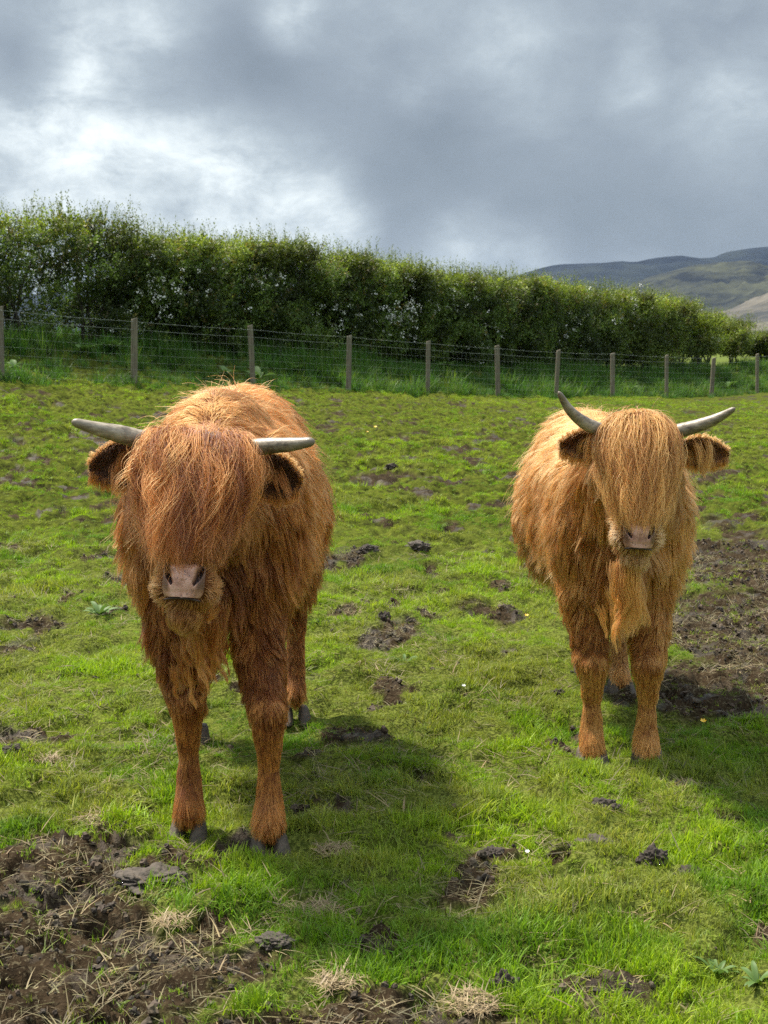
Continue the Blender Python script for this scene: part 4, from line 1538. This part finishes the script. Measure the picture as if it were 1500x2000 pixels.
ga, gb = _ground_hit(370, 1622), _ground_hit(526, 1648)
OA = Vector(((ga.x + gb.x) / 2, (ga.y + gb.y) / 2 + .03, 0))
OA.z = gz(OA.x, OA.y)
fa = feet([(370, 1615), (526, 1643)], OA)
ha = _ground_hit(577, 1392)
hax = ha.x - OA.x
YA = OA.y
cow(dict(
    origin=OA, seed=100, label='reddish ginger young highland cow with a thick tangled fringe and level horns, head low',
    poll=(388, 868, YA - .30), nose=(357, 1150, YA - .50), roll=R(4.8), yaw=0,
    kz=1.075, kx=1.03, ky=1.0, front=-.04, hind=-.07, len=1.3,
    fore=fa, aft=[(hax - .35, 1.12), (hax, ha.y - OA.y)],
    hide=(.13, .045, .014), lock_tint=.32, ear_col=((.045, .012, .004), (.17, .055, .015)), coat=((.24, .054, .0065), (.90, .34, .058)), fringe_col=((.14, .028, .0040), (.80, .255, .043)), muzzle_col=((.30, .09, .018), (.82, .37, .10)),
    hairs=175000, fringe_args=(300, 20, .023, 1.5, .0062, .00060), fringe_fn=fringe_a, under_fn=under_a,
    horns=[([(285, 862, YA - .27), (235, 848, YA - .29), (185, 836, YA - .31), (140, 823, YA - .33)], [.0265, .0235, .017, .0095]),
           ([(480, 876, YA - .27), (525, 871, YA - .30), (570, 868, YA - .33), (614, 862, YA - .36)], [.0245, .021, .0175, .0105])],
    ears=[dict(base=(278, 900, YA - .24), tip=(174, 906, YA - .20), n=(-.25, -1, -.1), w=.058, wisps=4),
          dict(base=(500, 920, YA - .24), tip=(588, 938, YA - .20), n=(.25, -1, -.1), w=.058, wisps=5)],
    locks=[('dewlap', (408, 1195, YA - .30), (.030, .04, .02), 34, .17, .3), ('dewlap', (400, 1270, YA - .08), (.045, .03, .03), 30, .12, .3),
           ('beard', (372, 1190, YA - .42), (.025, .02, .008), 16, .06, .2)],
))

gc, gd = _ground_hit(1155, 1480), _ground_hit(1262, 1486)
OB = Vector(((gc.x + gd.x) / 2, (gc.y + gd.y) / 2 + .03, 0))
OB.z = gz(OB.x, OB.y)
fb = feet([(1155, 1478), (1262, 1484)], OB)
hb = _ground_hit(1210, 1345)
YB = OB.y
cow(dict(
    origin=OB, seed=300, label='pale golden young highland cow with a straight combed fringe and upturned horns',
    poll=(1251, 826, YB - .34), nose=(1248, 1056, YB - .47), roll=R(1.5), yaw=0,
    kz=.99, kx=.92, ky=1.0, front=.0, hind=.04, len=1.3,
    fore=fb, aft=[(hb.x - OB.x - .10, 1.15), (hb.x - OB.x, hb.y - OB.y)],
    hide=(.16, .06, .018), lock_tint=.5, ear_col=((.12, .035, .008), (.36, .13, .03)), coat=((.40, .122, .016), (.97, .49, .105)), fringe_col=((.29, .080, .010), (.96, .48, .105)), muzzle_col=((.50, .22, .06), (.95, .60, .25)),
    hairs=165000, hl=1.05, fringe_args=(280, 18, .0115, 2.1, .0042, .00062), fringe_fn=fringe_b, under_fn=under_b,
    horns=[([(1178, 842, YB - .30), (1142, 826, YB - .32), (1112, 800, YB - .35), (1091, 765, YB - .38)], [.0225, .020, .0145, .0065]),
           ([(1325, 842, YB - .30), (1368, 830, YB - .32), (1405, 815, YB - .35), (1436, 797, YB - .38)], [.0225, .020, .0145, .0065])],
    ears=[dict(base=(1180, 868, YB - .26), tip=(1093, 862, YB - .20), n=(-.3, -1, -.1), w=.046, wisps=9),
          dict(base=(1335, 880, YB - .26), tip=(1424, 880, YB - .20), n=(.3, -1, -.1), w=.046, wisps=9)],
    locks=[('beard', (1228, 1100, YB - .38), (.020, .02, .012), 22, .26, .34), ('dewlap', (1215, 1150, YB - .12), (.04, .03, .04), 26, .12, .12)],
))


# ------------------------------------------------------------------ clods, withered tufts, weeds
SOILM = plain_mat('turned_soil', (.038, .027, .019), .9, .012, 45)
SOILG = plain_mat('dried_soil', (.065, .050, .036), .85, .012, 45)


def clod(px, py, w, h, k, label, m=None):
    p = ground_at(px, py)
    s = p.y / F
    bm = bmesh.new()
    bmesh.ops.create_icosphere(bm, subdivisions=5, radius=1)
    v = np.array([q.co for q in bm.verts])
    n = fbm2(v[:, 0] * 1.6 + k * 9 + v[:, 2], v[:, 1] * 1.6 + k * 5 - v[:, 2], 3, 70 + k) - .5
    n2 = vn3(v * 4.2 + k * 3, 71 + k) - .5
    n3 = vn3(v * 10 + k * 3, 72 + k) - .5
    n4 = vn3(v * 22 + k * 3, 73 + k) - .5
    r = 1 + n * 1.0 + n2 * .55 + n3 * .32 + n4 * .16
    W, D_, H_ = w / 2 * s * 1.0, w / 2 * s * .8, h * s * .62
    for q, rr in zip(bm.verts, r):
        q.co = Vector((q.co.x * W * rr, q.co.y * D_ * rr, q.co.z * H_ * rr + H_ * .1))
    o = bm_obj('soil_clod', bm, m or SOILM)
    o.location = p
    tag(o, label, 'soil clod', 'clods of earth kicked up in the grass')


for k, (px, py, w, h, m, label) in enumerate((
        (1277, 1690, 56, 36, 0, 'dark rounded earth clod in the grass at lower right, left one of a pair'),
        (1345, 1708, 66, 24, 0, 'low dark earth clod in the grass at lower right, right one of a pair'),
        (1165, 1657, 88, 30, 1, 'pale grey cracked clod in the grass below the hooves of the golden cow'),
        (1178, 1590, 56, 18, 0, 'small black clod in the grass just below the golden cow\'s front hooves'),
        (818, 1070, 52, 20, 1, 'flat grey earth clod midway between the two cows'),
        (718, 1077, 34, 16, 0, 'small dark clod right of the reddish cow\'s flank'),
        (765, 911, 26, 13, 0, 'dark clod in the far grass, left one of two between the cows'),
        (817, 915, 44, 17, 0, 'wider dark clod in the far grass, right one of two between the cows'),
        (686, 1138, 28, 16, 0, 'brown earth lump beside the reddish cow\'s belly'),
        (750, 1206, 26, 22, 0, 'upright brown lump above a bare patch between the cows'),
        (908, 1221, 26, 12, 0, 'tiny black clod left of the golden cow\'s belly'),
        (1090, 1358, 26, 14, 0, 'small dark clod left of the golden cow\'s front leg'),
        (962, 1668, 60, 28, 0, 'flat brown clod with roots at the lower centre of the field'),
        (300, 1722, 120, 30, 1, 'large grey slab of dried mud left of the lower centre'),
        (985, 1925, 60, 40, 0, 'brown clod at the bottom edge of the photo'),
        (540, 1855, 70, 20, 1, 'grey flat clod in the grass near the bottom edge'),
        (26, 1478, 40, 20, 0, 'small dark lump at the left edge beside the green grass'))):
    clod(px, py, w, h, k, label, SOILG if m else SOILM)


def blade_mat(name, c, c2, trans=.2):
    m, N = material(name)
    v = N('ShaderNodeAttribute', attribute_name='blade').outputs['Fac']
    col = N.ramp(v, [(0, c), (1, c2)])
    bs = N('ShaderNodeBsdfPrincipled', {'Base Color': col, 'Roughness': .6})
    tr = N('ShaderNodeBsdfTranslucent', {0: col})
    N('ShaderNodeOutputMaterial', {0: N('ShaderNodeMixShader', {0: trans, 1: bs.outputs[0], 2: tr.outputs[0]}).outputs[0]})
    return m


STRAWM = blade_mat('withered_blade', (.15, .10, .045), (.36, .27, .14))
for k, (px, py, w, label) in enumerate((
        (622, 1782, 125, 'pale straw tuft lying in the grass at the lower centre'),
        (655, 1662, 85, 'brown withered tuft just right of the reddish cow\'s front hoof'),
        (205, 1598, 110, 'yellowing withered tuft at the upper edge of the mud, left of the hooves'),
        (90, 1487, 60, 'small pale withered tuft near the left edge'),
        (712, 1442, 50, 'small tan withered tuft right of the reddish cow\'s hind foot'),
        (925, 1965, 120, 'rusty tangle of withered roots at the bottom edge'),
        (330, 1800, 80, 'dull withered tuft in the middle of the lower left mud'),
        (660, 1925, 90, 'withered blades over the bare soil at the bottom edge'),
        (1340, 1532, 70, 'flattened withered tuft below the golden cow\'s right hoof'))):
    p = ground_at(px, py)
    wd = w / F * p.y / 2
    me = blades_mesh('dry_grass_clump', int(90 + w * 1.6), wd * .9, .02, .065, .0026, 1.9, STRAWM, 4, .9)
    o = link('dry_grass_clump', me)
    o.location = p + Vector((0, 0, .012))
    tag(o, label, 'dead grass', 'withered tufts in the grass')

LEAFM = blade_mat('broad_leaf', (.05, .11, .018), (.11, .19, .03), .35)


def leaf_mesh(L, Wd):
    V, Fc = [], []
    K = 8
    for k in range(K + 1):
        t = k / K
        w_ = Wd * sin(pi * min(1, .06 + t * .94)) ** .8 * (1 - .3 * t)
        for j, v in enumerate((-1, -.5, 0, .5, 1)):
            V.append((v * w_, t * L * cos(t * .7), .35 * L * t - .38 * L * t * t + .18 * w_ * abs(v) + .06 * w_ * sin(9 * t + v * 3)))
    for k in range(K):
        for j in range(4):
            a = k * 5 + j
            Fc.append((a, a + 1, a + 6, a + 5))
    me = bpy.data.meshes.new('leaf')
    me.from_pydata(V, [], Fc)
    me.polygons.foreach_set('use_smooth', [True] * len(me.polygons))
    me.attributes.new('blade', 'FLOAT', 'POINT').data.foreach_set('value', [random.random() * .2 + .4 + .4 * (abs(v[0]) / Wd) for v in V])
    me.materials.append(LEAFM)
    return me


LEAVES = [leaf_mesh(.12, .013), leaf_mesh(.26, .055)]


def weed(p, kind, n, sc, label, group):
    root = empty('broad_leaved_weed', p)
    tag(root, label, 'weed', group)
    for q in range(n):
        o = link('leaf', LEAVES[kind], root)
        a = q * 2.4 + random.uniform(-.4, .4)
        s = sc * random.uniform(.65, 1.15)
        o.rotation_euler = (random.uniform(.1, .75), random.uniform(-.2, .2), a)
        o.scale = (s, s, s)
    return root


weed(ground_at(195, 1205), 0, 16, 1.1, 'bright green dandelion rosette left of the reddish cow\'s leg', 'low weeds in the grazed grass')
weed(ground_at(1400, 1862), 0, 9, .7, 'dull green dock leaves in the grass at lower right', 'low weeds in the grazed grass')
weed(ground_at(790, 1300), 0, 12, .7, 'small yellowish rosette in the grass between the cows', 'low weeds in the grazed grass')
weed(ground_at(1480, 1900), 0, 9, .6, 'yellow green weed at the lower right corner', 'low weeds in the grazed grass')
DOCKL = ['%s dock plant on the bank by the %%s fence post from the left' % a for a in (
    'leafy', 'low spreading', 'pale leaved', 'broad', 'ragged', 'upright', 'small', 'wide', 'drooping', 'dark leaved', 'full', 'open', 'tilted', 'short', 'bushy', 'loose',
    'light green', 'squat', 'tall', 'sparse', 'young', 'rank')]
for j in range(22):
    i = -.6 + j * .52 + random.uniform(-.2, .2)
    nn = random.uniform(.25, 1.7)
    x, y = FX0 + FDX * i - nn * FDD / 2.42, FD0 + FDD * i + nn * FDX / 2.42
    k = int(np.clip(round(i), 0, 10))
    weed(Vector((x, y, gz(x, y) + .08)), 1, random.randint(7, 11), random.uniform(.9, 1.6),
         DOCKL[j] % ORD[k], 'dock plants on the bank behind the fence')

PETAL = plain_mat('buttercup_petal', (.75, .45, .01), .4)
STEM = plain_mat('flower_stem', (.08, .16, .03), .6)
WHITEP = plain_mat('daisy_petal', (.75, .75, .72), .5)
for k, (px, py, r, label) in enumerate((
        (1371, 1420, .011, 'orange yellow buttercup right of the golden cow\'s front legs'),
        (733, 833, .022, 'yellow buttercup in the far grass right of the reddish cow\'s horn'),
        (718, 845, .014, 'smaller yellow buttercup in the far grass, left of a larger one'),
        (1028, 1192, .010, 'small yellow flower left of the golden cow'),
        (905, 1365, .007, 'white daisy in the grass left of the golden cow\'s leg'),
        (1028, 1693, .006, 'white daisy at the lower centre right of a brown clod'))):
    p = ground_at(px, py)
    root = empty('wild_flower', p)
    tag(root, label, 'flower', 'single flowers in the grass')
    bm = bmesh.new(); tube(bm, [(0, 0, -.01), (.004, 0, .03), (.002, -.003, .052)], [.0012, .001, .0009], 5)
    bm_obj('stem', bm, STEM, root)
    bm = bmesh.new()
    for q in range(6):
        a = q * pi / 3
        c_, s_ = cos(a), sin(a)
        pr = [(.001, 0, 0), (r * .5, -r * .36, .1 * r), (r, -r * .2, .35 * r), (r * 1.05, 0, .38 * r), (r, r * .2, .35 * r), (r * .5, r * .36, .1 * r)]
        bm.faces.new([bm.verts.new((x_ * c_ - y_ * s_, x_ * s_ + y_ * c_, z_ + .052)) for x_, y_, z_ in pr])
    o = bm_obj('petals', bm, WHITEP if 'white' in label else PETAL, root)
    o.rotation_euler = (.35, 0, 0)


# ------------------------------------------------------------------ air
bm = bmesh.new()
bmesh.ops.create_cube(bm, size=1)
hz, N = material('damp_air')
pv = N('ShaderNodeVolumePrincipled', {'Color': (.42, .62, 1., 1), 'Density': 1.5e-5, 'Anisotropy': .0})
N('ShaderNodeOutputMaterial', {1: pv.outputs[0]})
o = bm_obj('haze', bm, hz, smooth=False)
o.location = (0, 4000, 198)
o.scale = (17800, 8300, 424)
tag(o, 'thin damp air over the fields and hills', 'haze', kind='stuff')
